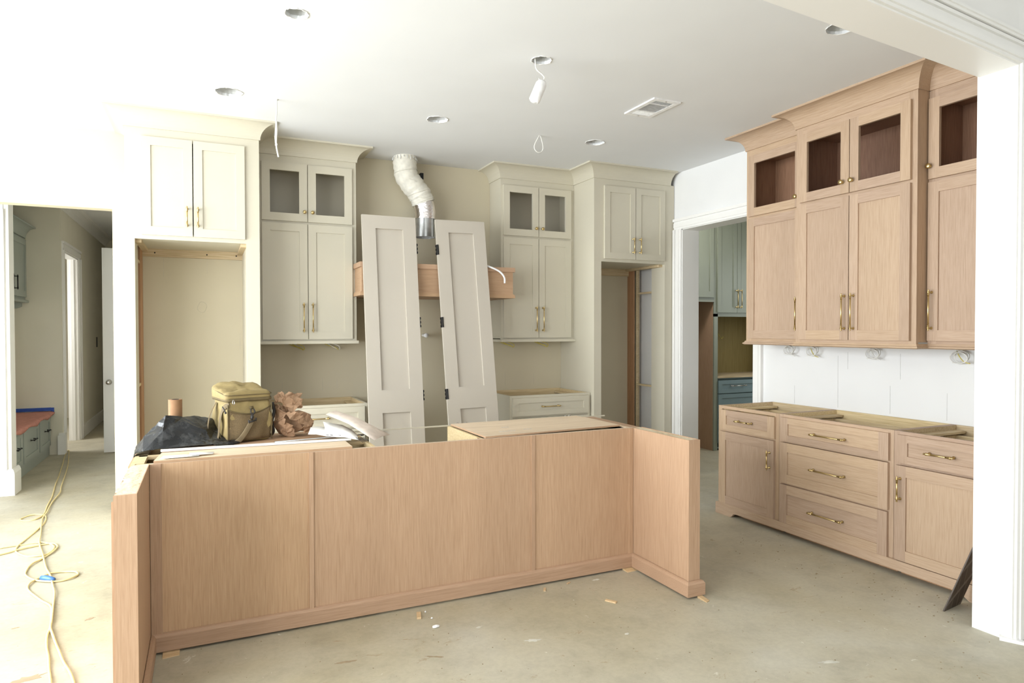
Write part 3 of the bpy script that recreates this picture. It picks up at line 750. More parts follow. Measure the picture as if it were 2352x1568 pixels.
ring(.016, z1_ - .042, z1_).build('top_trim', 'isle_x', t)
ring(.010, z0_ + .026, z0_ + .036).build('bead_trim', 'isle_x', t)
ring(.016, z0_, z0_ + .026).build('bottom_trim', 'isle_x', t)
mb = MB(); mb.box(xl_ + .005, xr_ - .005, yf_ + .005, 5.94, z0_, z0_ + .018); mb.box(1.24, 2.62, 5.94, 6.22, z0_, z0_ + .018); mb.build('bottom_panel', 'isle_x', t)
tag(MB().tube(smooth([(2.33, 5.66, 2.10), (2.40, 5.63, 2.075), (2.475, 5.62, 2.04), (2.52, 5.62, 1.99), (2.526, 5.622, 1.935)], 6), .009, 8).build('cable', 'white_plastic'),
    'white cable end hanging over the oak hood box right of the leaning panels', 'cable')

# duct
path = smooth([(1.697, 6.04, 3.112), (1.700, 6.04, 3.02), (1.715, 6.04, 2.93), (1.775, 6.04, 2.85), (1.838, 6.04, 2.775), (1.868, 6.04, 2.715), (1.876, 6.04, 2.695)], 6)
t = thing('vent_duct', (1.893, 6.04, 2.38), 'round kitchen vent duct bending down from the ceiling, wrapped at the top', 'duct')
rads = [.107 * (1 + .035 * math.sin(i * 2.1) + .02 * math.sin(i * 5.3)) for i in range(len(path))]
MB().tube(path, rads, 24, cap=False).build('wrapped_pipe', 'duct_wrap', t)
MB().tube(smooth([(1.862, 6.04, 2.725), (1.884, 6.04, 2.67), (1.893, 6.04, 2.61), (1.893, 6.04, 2.545)], 4), .101, 24, cap=False).build('foil_tape', 'foil', t)['label'] = 'crinkled silver foil tape'
MB().tube([(1.893, 6.04, 2.57), (1.893, 6.04, 2.375)], .097, 24, cap=False).build('metal_pipe', 'galvanised', t)
MB().tube([(1.893, 6.04, 2.60), (1.893, 6.04, 2.378)], .093, 24, cap=False).build('pipe_inside', 'can_metal', t)
mb = MB()
for k in range(22):
    a = 2 * math.pi * k / 22 + .1
    mb.tube([(1.697 + .107 * math.cos(a), 6.04 + .107 * math.sin(a), 3.105), (1.697 + .116 * math.cos(a), 6.04 + .116 * math.sin(a), 3.085 - .01 * (k % 3))], .0035, 4)
mb.build('ragged_rim', 'can_metal', t)
mb = MB()
for k, (z, tw) in enumerate(((3.0, .3), (2.92, -.4), (2.84, .5), (2.78, -.2))):
    c_ = path[min(len(path) - 1, int((3.112 - z) / .42 * len(path)))]
    mb.tube([(c_[0] + .109 * math.cos(a), c_[1] + .109 * math.sin(a), c_[2] + tw * .08 * math.cos(a)) for a in [R(180 + 12 * q) for q in range(16)]], .003, 4)
mb.build('wrap_crease', 'duct_wrap', t)
bx(1.895, 1.925, 6.19, 6.229, 2.955, 3.015).build('strap', 'black_metal', t)
mb = MB()
for dx in (-.04, .055): mb.tube([(1.893 + dx, 6.04 - math.sqrt(.097 ** 2 - dx * dx) - .001, z) for z in (2.545, 2.46, 2.376)], .0022, 5)
mb.build_each('seam', 'black_metal', t)

t = thing('pipe_stub', (1.93, 6.2, 1.44), 'small capped white pipe stub on the back wall between the leaning panels', 'pipe')
MB().tube([(1.925, 6.23, 1.452), (1.925, 6.14, 1.452)], .014, 12).build('pipe', 'white_plastic', t)
MB().tube([(1.925, 6.145, 1.452), (1.925, 6.115, 1.452)], .021, 12).build('cap', 'white_plastic', t)

for k, (x, z) in enumerate(((.72, 1.36), (1.03, 1.35), (2.78, 1.36), (3.17, 1.355))):
    lab = ('short yellow wires under the left cream wall cabinet', 'white wire loop under the left cream wall cabinet', 'short yellow wires beside the right leaning panel', 'yellow wire loop under the right cream wall cabinet')[k]
    p1 = [(x - .05, 6.21, 1.385), (x, 6.19, 1.36), (x + .05, 6.16, 1.345), (x + .07, 6.14, 1.325)]
    p2 = [(x - .02, 6.21, 1.385), (x + .03, 6.17, 1.35), (x + .08, 6.15, 1.33), (x + .07, 6.13, 1.36), (x + .02, 6.16, 1.382)]
    wires('wire_end', [p1, p2], ['cable_yellow', 'cable_white' if k == 1 else 'cable_yellow'], lab, 'wire', r=.004)

# ================================================================== two tall panels leaning on the hood
def lean(x, rot, label, hinges_right, w_=.470, H_=2.505):
    """panel in local coords: u across, z up; leaned back by its slope."""
    t = thing('tall_door', (x, 5.342, 0), label, 'door', 'tall cream doors leaning on the hood')
    t.rotation_euler = (-math.atan(.14), 0, 0)
    t.rotation_mode = 'XYZ'; t['wl'] = (0, 0, 0)
    Mz = Matrix.Rotation(-math.atan(.14), 4, 'X') @ Matrix.Rotation(rot, 4, 'Y')
    t.matrix_world = Matrix.Translation((x, 5.342, .004)) @ Mz
    F = BACK(0.0)
    mb = MB(); st = .115
    fb(mb, F, 0, st, -.004, .022, 0, H_); fb(mb, F, w_ - st, w_, -.004, .022, 0, H_)
    for a, b_ in ((0, .14), (.815, 1.005), (2.39, H_)): fb(mb, F, st, w_ - st, -.004, .022, a, b_)
    mb.build('door_frame', 'cream_door', t)
    for a, b_ in ((.14, .815), (1.005, 2.39)):
        m_ = MB(); fb(m_, F, st - .003, w_ - st + .003, -.002, .004, a - .003, b_ + .003); m_.build('panel', 'cream_door', t)
    xe = w_ if hinges_right else 0; sg = 1 if hinges_right else -1
    for z in (.95, 1.58, 2.23):
        m_ = MB(); fb(m_, F, xe - .001 * sg, xe + .006 * sg, -.002, .020, z - .045, z + .045)
        for q in (-.034, 0, .034): fb(m_, F, xe + .006 * sg, xe + .012 * sg, .004, .018, z + q - .009, z + q + .009)
        if not hinges_right: fb(m_, F, xe, xe + .012, .022, .027, z - .045, z + .045)
        m_.build('hinge', 'black_metal', t)
    return t
lean(1.215, 0.0, 'cream two-panel tall door leaning upright on the hood, left of the pair', True)
lean(1.916, -R(1.05), 'cream two-panel tall door leaning slightly tilted on the hood, right of the pair', False)

# ================================================================== ceiling fittings
def can_light(hx, hy, hr, kind, label):
    t = thing('recessed_light_can', (hx, hy, CEIL), label, 'light fitting', 'bare recessed light cans cut into the ceiling')
    ri = hr + .004
    mb = MB(); N_ = 24
    ring0 = [(hx + ri * math.cos(2 * math.pi * k / N_), hy + ri * math.sin(2 * math.pi * k / N_)) for k in range(N_)]
    vs = [(x, y, CEIL + .017) for x, y in ring0] + [(x, y, CEIL + .15) for x, y in ring0]
    fs = [(k, (k + 1) % N_, N_ + (k + 1) % N_, N_ + k) for k in range(N_)] + [tuple(range(N_, 2 * N_))]
    mb.add(vs, fs, 0, False); mb.build('can', 'can_metal', t)
    mb = MB()
    pts = []
    for k in range(41):
        a = 2 * math.pi * k / 40; q = hr * (1.0 + random.uniform(-.05, .07)); pts.append((hx + q * math.cos(a), hy + q * math.sin(a), CEIL - .0005 - random.uniform(0, .002)))
    mb.tube(pts, [random.uniform(.0012, .0042) for _ in pts], 5); mb.build('plaster_burr', 'plaster', t)
    mb = MB()
    for q in (-.3, .35): mb.tube(smooth([(hx + q * hr, hy + .02, CEIL + .14), (hx + q * hr * 1.4, hy - .01, CEIL + .07), (hx + q * hr + .01, hy + .02, CEIL + .03)], 4), .004, 6)
    mb.build('wire', 'cable_white', t)
    return t
labs = ['ragged ceiling hole nearest the top edge of the photo, wires inside', 'bare recessed can hole above the left refrigerator cabinet', 'bare recessed can hole in front of the vent duct',
        'bare recessed can hole in front of the right cream cabinets', 'ceiling hole from which the white can hangs', 'bare recessed can hole half hidden by the header beam']
for (hx, hy, hr, kk), lb in zip(holes, labs): can_light(hx, hy, hr, kk, lb)

# hanging white can
t = thing('hanging_can', (1.80, 3.56, 2.855), 'white drink-can shaped wire cover hanging on a cord from a ceiling hole', 'can')
A = Vector((1.792, 3.56, 2.862)); B = Vector((1.848, 3.56, 2.988)); ax_ = (B - A).normalized(); L_ = (B - A).length
mb = MB().lathe([(0, .020), (.002, .026), (.010, .0335), (.118 * L_ / .135, .0335), (.128 * L_ / .135, .028), (L_, .026), (L_ + .001, .002)], A, ax_, 20)
mb.build('can_body', 'white_plastic', t)
MB().lathe([(-.001, .018), (.003, .020), (.0045, .024)], A, ax_, 20).build('can_bottom', 'white_plastic', t)
MB().tube(smooth([(1.800, 3.56, 3.16), (1.803, 3.56, 3.09), (1.812, 3.56, 3.055), (1.845, 3.56, 3.035), (1.862, 3.56, 3.015), (1.850, 3.56, 2.985)], 6), .0045, 8).build('cord', 'cable_white', t)
MB().tube([(1.832, 3.56, 2.985), (1.826, 3.56, 3.008)], .0035, 6).build('pull_tab', 'cable_white', t)

t = thing('hanging_wire', (.467, 4.916, 2.713), 'white cable hanging straight down from the ceiling left of the duct', 'cable')
MB().tube(smooth([(.466, 4.916, 3.115), (.467, 4.916, 3.05), (.462, 4.914, 2.95), (.456, 4.912, 2.85), (.460, 4.914, 2.80)], 5), .0045, 6).build('cable', 'cable_white', t)
MB().tube(smooth([(.462, 4.916, 2.98), (.466, 4.912, 2.9), (.462, 4.914, 2.80), (.472, 4.916, 2.735), (.477, 4.917, 2.713)], 5), .0055, 6).build('cable', 'cable_white', t)
MB().box(.455, .468, 4.906, 4.922, 2.79, 2.803).build('tape', 'white_plastic', t)
MB().lathe([(0, .016), (.004, .014)], (.466, 4.916, CEIL + .001), (0, 0, -1), 10).build('ceiling_hole', 'plaster', t)
t = thing('hanging_wire_loop', (2.52, 4.919, 2.97), 'thin white wire loop hanging from the ceiling in front of the right cabinets', 'cable')
MB().tube(smooth([(2.528, 4.919, 3.114), (2.505, 4.919, 3.075), (2.480, 4.919, 3.02), (2.490, 4.919, 2.985), (2.520, 4.919, 2.970), (2.552, 4.919, 2.985), (2.560, 4.919, 3.02), (2.550, 4.919, 3.07), (2.534, 4.919, 3.114)], 6), .0042, 6).build('wire', 'cable_white', t)

# ceiling vent register
t = thing('ceiling_vent', (2.955, 3.97, CEIL - .012), 'white rectangular air register in the ceiling', 'vent')
vx0, vx1, vy0, vy1 = 2.84, 3.068, 3.785, 4.150
mb = MB(); zt = CEIL - .010
mb.box(vx0, vx1, vy0, vy0 + .035, zt, CEIL); mb.box(vx0, vx1, vy1 - .035, vy1, zt, CEIL); mb.box(vx0, vx0 + .035, vy0 + .035, vy1 - .035, zt, CEIL); mb.box(vx1 - .035, vx1, vy0 + .035, vy1 - .035, zt, CEIL)
mb.box(vx0 + .035, vx1 - .035, 3.875, 3.885, zt, CEIL); mb.box(vx0 + .035, vx1 - .035, 4.03, 4.04, zt, CEIL)
mb.build('register_frame', 'white_plastic', t)
bx(vx0 + .03, vx1 - .03, vy0 + .03, vy1 - .03, CEIL - .001, CEIL - .0005).build('register_back', 'can_metal', t)
def fins(y0, y1, n, tilt, along):
    for k in range(n):
        mb = MB()
        if along == 'x':
            y = y0 + (y1 - y0) * (k + .5) / n
            mb.add([(vx0 + .035, y - tilt, zt), (vx1 - .035, y - tilt, zt), (vx1 - .035, y + tilt, CEIL - .002), (vx0 + .035, y + tilt, CEIL - .002),
                    (vx0 + .035, y - tilt + .0015, zt), (vx1 - .035, y - tilt + .0015, zt), (vx1 - .035, y + tilt + .0015, CEIL - .002), (vx0 + .035, y + tilt + .0015, CEIL - .002)],
                   [(0, 1, 2, 3), (7, 6, 5, 4), (0, 4, 5, 1), (1, 5, 6, 2), (2, 6, 7, 3), (3, 7, 4, 0)])
        else:
            x = vx0 + .035 + (vx1 - vx0 - .07) * (k + .5) / n
            mb.add([(x - tilt, y0, zt), (x - tilt, y1, zt), (x + tilt, y1, CEIL - .002), (x + tilt, y0, CEIL - .002),
                    (x - tilt + .0015, y0, zt), (x - tilt + .0015, y1, zt), (x + tilt + .0015, y1, CEIL - .002), (x + tilt + .0015, y0, CEIL - .002)],
                   [(0, 1, 2, 3), (7, 6, 5, 4), (0, 4, 5, 1), (1, 5, 6, 2), (2, 6, 7, 3), (3, 7, 4, 0)])
        mb.build('slat', 'white_plastic', t)
fins(3.822, 3.873, 14, .0045, 'v'); fins(3.888, 4.028, 11, .004, 'x'); fins(4.042, 4.113, 14, -.0045, 'v')
mb = MB()
for x, y in ((2.953, 3.803), (2.953, 4.132)): mb.lathe([(0, .006), (.003, .005), (.004, .002)], (x, y, zt), (0, 0, -1), 8)
mb.build_each('screw', 'nickel', t)
# ================================================================== kitchen island
t = thing('kitchen_island', (1.1, 3.7, 0), 'long unfinished oak kitchen island with end wings and no worktop', 'island')
ZT = .884; z0 = .012; YI = 3.47
IZ = 'isle_z'
# front panels with battens
for a, b_ in ((-.190, .470), (.492, 1.726), (1.748, 2.412)):
    bx(a, b_, YI, YI + .012, .055, ZT).build('back_panel', IZ, t)
bx(-.24, 2.444, YI + .012, YI + .02, .03, ZT - .001).build('panel_backing', IZ, t)
for a, b_ in ((.470, .492), (1.726, 1.748)):
    bx(a, b_, YI - .009, YI + .012, .055, ZT).build('batten', IZ, t)
bx(-.237, -.190, YI - .006, YI + .012, .055, ZT).build('batten', IZ, t)
bx(2.412, 2.442, YI - .006, YI + .012, .055, ZT).build('batten', IZ, t)
prof = [(0, z0), (.020, z0), (.020, z0 + .066), (.012, z0 + .078), (.004, z0 + .082), (0, z0 + .082)]
MB().sweep(prof, [(-.237, 2.862), (-.237, YI), (2.442, YI), (2.442, 2.934), (2.524, 2.934), (2.524, 3.30)]).build('base_trim', 'isle_x', t)
# wings
mb = MB(); mb.box(2.444, 2.522, 2.9501, 3.49, z0, ZT - .012, 0); mb.box(2.444, 2.522, 2.936, 2.95, z0, ZT, 0)
mb.box(2.444, 2.449, 2.95, 3.48, ZT - .012, ZT, 0); mb.box(2.517, 2.522, 2.95, 3.48, ZT - .012, ZT, 0)
mb.build('end_wing', IZ, t)
mb = MB(); mb.box(2.450, 2.516, 2.951, 3.49, ZT - .012, ZT - .003); mb.build('wing_core', 'torn_ply', t)['label'] = 'raw plywood edge on top of the wing'
mb = MB(); mb.box(-.317, -.239, 2.8741, 3.49, z0, ZT - .012, 0); mb.box(-.317, -.239, 2.862, 2.874, z0, ZT, 0)
mb.box(-.2425, -.239, 2.874, 3.48, ZT - .012, ZT, 0); mb.box(-.317, -.3135, 2.874, 3.3, ZT - .012, ZT - .004, 0); mb.box(-.324, -.3171, 2.868, 2.884, z0, ZT - .025, 0)
mb.build('end_wing', IZ, t)
mb = MB(); N_ = 26
vs = []
for k in range(N_ + 1):
    y = 2.875 + (3.49 - 2.875) * k / N_; vs += [(-.316 - random.uniform(-.001, .006), y, ZT - .010), (-.243, y, ZT - .010), (-.316 - random.uniform(-.002, .006), y, ZT - .003 + random.uniform(-.003, .003)), (-.243, y, ZT - .002 + random.uniform(-.002, .002))]
fs = []
for k in range(N_):
    a = 4 * k; b_ = a + 4
    fs += [(a, a + 1, b_ + 1, b_), (a + 2, b_ + 2, b_ + 3, a + 3), (a, b_, b_ + 2, a + 2), (a + 1, a + 3, b_ + 3, b_ + 1)]
fs += [(0, 2, 3, 1), (4 * N_, 4 * N_ + 1, 4 * N_ + 3, 4 * N_ + 2)]
mb.add(vs, fs); mb.build('wing_core', 'torn_ply', t)['label'] = 'torn raw plywood edge on top of the left wing'
# boxes behind
mb = MB()
mb.box(-.317, -.299, 3.49, 4.085, z0, ZT); mb.box(.80, .818, 3.50, 4.085, z0, ZT); mb.box(-.299, .80, 4.067, 4.085, z0, ZT); mb.box(-.299, .80, 3.49, 3.508, z0, ZT - .002)
mb.box(-.299, .80, 3.508, 4.067, .10, .118)
mb.build('cabinet_box', 'ply', t)
mb = MB(); mb.box(-.299, .80, 3.70, 3.735, ZT - .018, ZT); mb.box(-.299, -.262, 3.51, 4.067, ZT - .018, ZT); mb.build('stretcher', 'ply', t)
mb = MB()
mb.box(1.425, 1.443, 3.50, 4.085, z0, ZT - .004); mb.box(2.412, 2.43, 3.50, 4.085, z0, ZT - .004); mb.box(1.443, 2.412, 4.067, 4.085, z0, ZT - .004); mb.box(1.443, 2.412, 3.508, 4.067, .10, .118)
mb.box(1.443, 2.412, 3.50, 3.55, ZT - .03, ZT - .012)
mb.build('cabinet_box', 'ply', t)
bx(1.4235, 1.4245, 3.50, 3.56, z0, ZT - .004).build('side_edge', 'brown_ply', t)
bx(-.325, -.3172, 3.4901, 4.085, z0, ZT - .006).build('end_panel', IZ, t)
bx(2.412, 2.444, 3.49, 4.10, ZT - .03, ZT).build('end_rail', 'board_top', t)
bx(2.43, 2.522, 3.49, 4.085, z0, ZT - .004).build('end_panel', IZ, t)
bx(.818, 2.62, 4.067, 4.079, ZT - .006, ZT + .002).build('back_ledger', 'cream', t)['label'] = 'thin pale strip spanning the open middle bay'
mb = MB(); 
for x, y in ((1.47, 4.05), (1.53, 4.05), (2.30, 4.09), (2.33, 4.09)): mb.tube(smooth([(x, y, ZT), (x + .004, y, ZT + .014), (x + .016, y, ZT + .016), (x + .02, y, ZT + .001)], 3), .002, 5)
mb.build_each('metal_clip', 'nickel', t)
bx(-.239, 2.444, YI + .001, YI + .019, ZT, ZT + .0015).build('top_edge', 'board_top', t)

# shims under the island
for k, (x0, x1, y0, y1, lab) in enumerate(((2.492, 2.522, 2.845, 2.93, 'pale wooden shim under the outer corner of the right island wing'), (2.36, 2.46, 3.405, 3.475, 'thin wooden shim in the inside corner of the right wing'),
                                      (-.19, -.12, 3.40, 3.50, 'wooden shim in the inside corner of the left wing'))):
    mb = MB(); mb.add([(x0, y0, 0), (x1, y0 + .01, 0), (x1, y1, 0), (x0, y1 - .01, 0), (x0, y0, .004), (x1, y0 + .01, .004), (x1, y1, .0115), (x0, y1 - .01, .0115)], [(0, 3, 2, 1), (4, 5, 6, 7), (0, 1, 5, 4), (1, 2, 6, 5), (2, 3, 7, 6), (3, 0, 4, 7)])
    tag(mb.build('wood_shim', 'pine'), lab, 'shim')

# loose boards on the island
def quad_board(name, pts, z, th, mats, label, cat='board'):
    """flat board from four plan points; top face mat 0, edges mat 1."""
    vs = [(x, y, z) for x, y in pts] + [(x, y, z + th) for x, y in pts]
    mb = MB(); mb.add(vs, [(4, 5, 6, 7)], 0); mb.add(vs, [(0, 3, 2, 1), (0, 1, 5, 4), (1, 2, 6, 5), (2, 3, 7, 6), (3, 0, 4, 7)], 1)
    return tag(mb.build(name, mats), label, cat)
quad_board('plywood_board', [(1.440, 3.475), (2.395, 3.545), (2.372, 4.055), (1.432, 4.040)], ZT + .003, .010, ['board_top', 'isle_x'], 'pale plywood offcut lying on the right end of the island')
mb = MB()
def scrib(x, y, n, s):
    for k in range(n):
        mb.tube([(x + k * s, y, ZT + .0138), (x + k * s + s * .5, y + s * (.4 + .5 * random.random()), ZT + .0138), (x + k * s + s * .7, y - s * .3 * random.random(), ZT + .0138)], .0012, 4)
scrib(1.58, 3.60, 6, .018); scrib(1.75, 3.62, 3, .02); scrib(1.66, 3.75, 3, .018)
tag(mb.build('pencil_note', 'pencil'), 'illegible pencil scribble on the pale plywood offcut', 'marking')
quad_board('plywood_board', [(-.222, 3.472), (.690, 3.472), (.690, 3.69), (-.20, 3.69)], ZT + .002, .012, ['board_top', 'isle_x'], 'long pale board along the front edge of the island under the papers')
quad_board('wood_lath', [(-.205, 3.705), (.72, 3.655), (.72, 3.675), (-.205, 3.727)], ZT + .016, .010, ['trim_white', 'trim_white'], 'long thin white lath lying behind the front board', 'lath')
quad_board('brown_board', [(-.20, 3.745), (.66, 3.70), (.66, 4.08), (-.20, 4.08)], ZT + .002, .016, ['brown_board', 'isle_x'], 'brown board under the khaki bag on the island')
t = thing('metal_rail', (.6, 3.72, ZT + .02), 'thin perforated metal rail projecting past the white papers', 'rail')
mb = MB(); A = Vector((.33, 3.70, ZT + .028)); B = Vector((.895, 3.765, ZT + .028))
mb.tube([A, (A + B) / 2, B], .004, 6, flat=(.0035, .011), up=(0, 0, 1)); mb.build('rail', 'galvanised', t)
mb = MB()
for k in range(5):
    p_ = A.lerp(B, .70 + .065 * k); mb.box(p_.x - .009, p_.x + .009, p_.y - .0125, p_.y - .011, p_.z - .005, p_.z + .001)
mb.build('slot', 'black_metal', t)

# ================================================================== khaki bag
from mathutils import noise as mn
BZ = ZT + .019
t = thing('tool_bag', (.20, 3.93, BZ), 'khaki canvas lunch cooler bag with mesh pocket and shoulder strap on the island', 'bag')
ca, sa = math.cos(R(16.5)), math.sin(R(16.5))
bo = Vector((.101, 3.806, BZ))
def bp_(u, v, z): return Vector((bo.x + u * ca - v * sa, bo.y + u * sa + v * ca, bo.z + z))   # u along the front, v back
W_, D_ = .236, .235
def rounded(u0_, u1_, v0, v1, rad, n=5):
    pts = []
    for cx, cy, a0 in ((u1_ - rad, v0 + rad, -90), (u1_ - rad, v1 - rad, 0), (u0_ + rad, v1 - rad, 90), (u0_ + rad, v0 + rad, 180)):
        for k in range(n + 1):
            a = R(a0 + 90 * k / n); pts.append((cx + rad * math.cos(a), cy + rad * math.sin(a)))
    # densify straight runs
    out = []
    for i in range(len(pts)):
        a, b_ = pts[i], pts[(i + 1) % len(pts)]; L_ = math.dist(a, b_); m_ = max(1, int(L_ / .02))
        for k in range(m_): out.append((a[0] + (b_[0] - a[0]) * k / m_, a[1] + (b_[1] - a[1]) * k / m_))
    return out
def wr_(p, amp, sc): return mn.noise(Vector(p) * sc) * amp
base = rounded(0, W_, 0, D_, .022)
n_ = len(base); vs = []; levels = [0, .01, .04, .08, .12, .16, .20, .230]
for zi, z in enumerate(levels):
    bul = .010 * math.sin(math.pi * min(1, z / .22)); ins = .014 if z == 0 else (.004 if z < .02 else 0)
    lean_ = -.02 * z / .2
    for u, v in base:
        cu, cv = u - W_ / 2, v - D_ / 2; s_ = 1 + (bul - ins) / (W_ / 2)
        q = wr_((u * 1, v, z), .014, 16) + wr_((u, v + 5, z), .006, 45)
        d_ = math.hypot(cu, cv); s_ += q / max(d_, .05)
        vs.append(bp_(W_ / 2 + cu * s_ * (1 - .05 * z / .2) + 0 * lean_, D_ / 2 + cv * s_, z))
fs = [(i * n_ + k, i * n_ + (k + 1) % n_, (i + 1) * n_ + (k + 1) % n_, (i + 1) * n_ + k) for i in range(len(levels) - 1) for k in range(n_)]
fs.append(tuple(range(n_))); fs.append(tuple((len(levels) - 1) * n_ + k for k in range(n_)))
MB().add(vs, fs, 0, True).build('bag_body', 'khaki', t)
# lid: puffed, sagging in the middle and overhanging
vs = []; lv = [(.226, 1.00), (.233, 1.03), (.246, 1.04), (.260, 1.035), (.270, 1.0), (.277, .9), (.281, .7), (.276, .45), (.272, .2)]
for z, s_ in lv:
    for u, v in base:
        cu, cv = (u - W_ / 2) * s_, (v - D_ / 2) * s_
        tilt = .030 * (v / D_ - .35) + .012 * math.sin(u / W_ * 3.1) * (z - .212) / .07
        q = wr_((cu, cv, z * .5), .022, 13) + wr_((cu + 3, cv, z), .008, 34)
        vs.append(bp_(W_ / 2 + cu - .004, D_ / 2 + cv, z + (tilt * min(1, (z - .226) / .03)) + q * (z - .222) * 14))
fs = [(i * n_ + k, i * n_ + (k + 1) % n_, (i + 1) * n_ + (k + 1) % n_, (i + 1) * n_ + k) for i in range(len(lv) - 1) for k in range(n_)]
fs.append(tuple(range(n_))); fs.append(tuple((len(lv) - 1) * n_ + k for k in range(n_)))
MB().add(vs, fs, 0, True).build('bag_lid', 'khaki', t)
def loop_pts(z, s_, dz=0.0):
    return [bp_(W_ / 2 + (u - W_ / 2) * s_, D_ / 2 + (v - D_ / 2) * s_, z + dz * (v / D_ - .35)) for u, v in base + base[:1]]
MB().tube(loop_pts(.228, 1.04, .003), .006, 6, flat=(.009, .003), up=(0, 0, 1), cap=False).build('zipper', 'khaki_dark', t)
MB().tube(loop_pts(.262, 1.052, .028), .0025, 5, cap=False).build('lid_piping', 'khaki_dark', t)
# mesh pocket on the front with a curved rim
gp = []; NU, NZ = 14, 8
for j in range(NZ + 1):
    for i in range(NU + 1):
        a = i / NU; u = .006 + (W_ - .012) * a; top = .178 - .032 * math.sin(math.pi * a) ** .8 + .012 * a
        z = .012 + (top - .012) * j / NZ
        gp.append(bp_(u, -.008 - .020 * math.sin(math.pi * a) * (.35 + .65 * math.sin(math.pi * min(1, (j + 1.5) / (NZ + 2)))) + wr_((u, z, 2), .008, 22) * 1, z))
fs = [(j * (NU + 1) + i, j * (NU + 1) + i + 1, (j + 1) * (NU + 1) + i + 1, (j + 1) * (NU + 1) + i) for j in range(NZ) for i in range(NU)]
pk = MB().add(gp, fs, 0, True).build('mesh_pocket', 'mesh_net', t); so = pk.modifiers.new('solid', 'SOLIDIFY'); so.thickness = .003
MB().tube([gp[NZ * (NU + 1) + i] for i in range(NU + 1)], .003, 6).build('pocket_rim', 'khaki_dark', t)
for u, v in ((.002, -.010), (W_ - .002, -.010)):
    MB().tube([bp_(u, v, z) for z in (.004, .05, .1, .15, .205)], .0032, 6).build('seam_piping', 'khaki_dark', t)
# shoulder strap over the left side, hanging in a loop
def ribbon(pts, wd, th, mat, name, up):
    return MB().tube(smooth(pts, 6), 1, 8, flat=(th, wd), up=up).build(name, mat, t)
ribbon([bp_(-.004, .165, .205), bp_(-.038, .15, .15), bp_(-.060, .12, .09), bp_(-.072, .09, .03), bp_(-.050, .06, .012), bp_(-.030, .05, .035), bp_(-.022, .055, .10), bp_(-.012, .05, .16), bp_(-.006, .02, .19), bp_(.01, -.008, .205)], .015, .0022, 'webbing', 'strap', (1, .3, 0))
ribbon([bp_(-.058, .10, .03), bp_(-.062, .08, .010), bp_(-.04, .06, .004), bp_(-.022, .05, .012), bp_(-.02, .06, .04)], .014, .0025, 'khaki', 'strap_pad', (1, .3, 0))
ribbon([bp_(.118, -.036, .118), bp_(.108, -.040, .098), bp_(.082, -.040, .055), bp_(.055, -.036, .020), bp_(.03, -.028, .002)], .014, .0022, 'webbing', 'strap', (.2, -1, .1))
# buckle and clips
mb = MB(); mb.tube(smooth([bp_(.118, -.026, .178), bp_(.113, -.032, .16), bp_(.125, -.036, .150), bp_(.135, -.032, .162), bp_(.128, -.028, .178)], 4), .0035, 6)
mb.tube([bp_(.119, -.036, .15), bp_(.117, -.040, .135), bp_(.114, -.041, .12)], [.006, .009, .006], 8)
mb.tube([bp_(.098, -.041, .108), bp_(.118, -.042, .113), bp_(.138, -.041, .117)], .0045, 6); mb.tube([bp_(.098, -.041, .120), bp_(.102, -.042, .104)], .004, 6); mb.tube([bp_(.138, -.041, .130), bp_(.136, -.042, .114)], .004, 6)
mb.build('strap_clip', 'black_trim', t)
mb = MB(); mb.tube([bp_(.110, -.020, .182), bp_(.132, -.020, .184)], .006, 6, flat=(.008, .003), up=(0, 0, 1)); mb.build('strap_tab', 'khaki_dark', t)
mb = MB(); mb.tube(smooth([bp_(.026, -.020, .230), bp_(.022, -.023, .219), bp_(.024, -.024, .208), bp_(.032, -.023, .209), bp_(.032, -.021, .221), bp_(.027, -.020, .230)], 4), .0022, 6); mb.build('zip_pull', 'nickel', t)
mb = MB(); mb.tube(smooth([bp_(-.02, .01, .196), bp_(-.016, -.006, .182), bp_(-.012, -.012, .168)], 4), .003, 6); mb.tube([bp_(-.012, -.012, .170), bp_(-.010, -.014, .160)], .005, 6)
mb.build('zip_cord', 'black_trim', t)
mb = MB(); mb.tube(smooth([bp_(W_ + .014, .02, .20), bp_(W_ + .028, .03, .15), bp_(W_ + .02, .04, .09), bp_(W_ + .032, .05, .04), bp_(W_ + .03, .06, .02), bp_(W_ + .018, .05, .015)], 5), 1, 8, flat=(.0035, .008), up=(0, 1, 0)); mb.build('strap', 'black_trim', t)

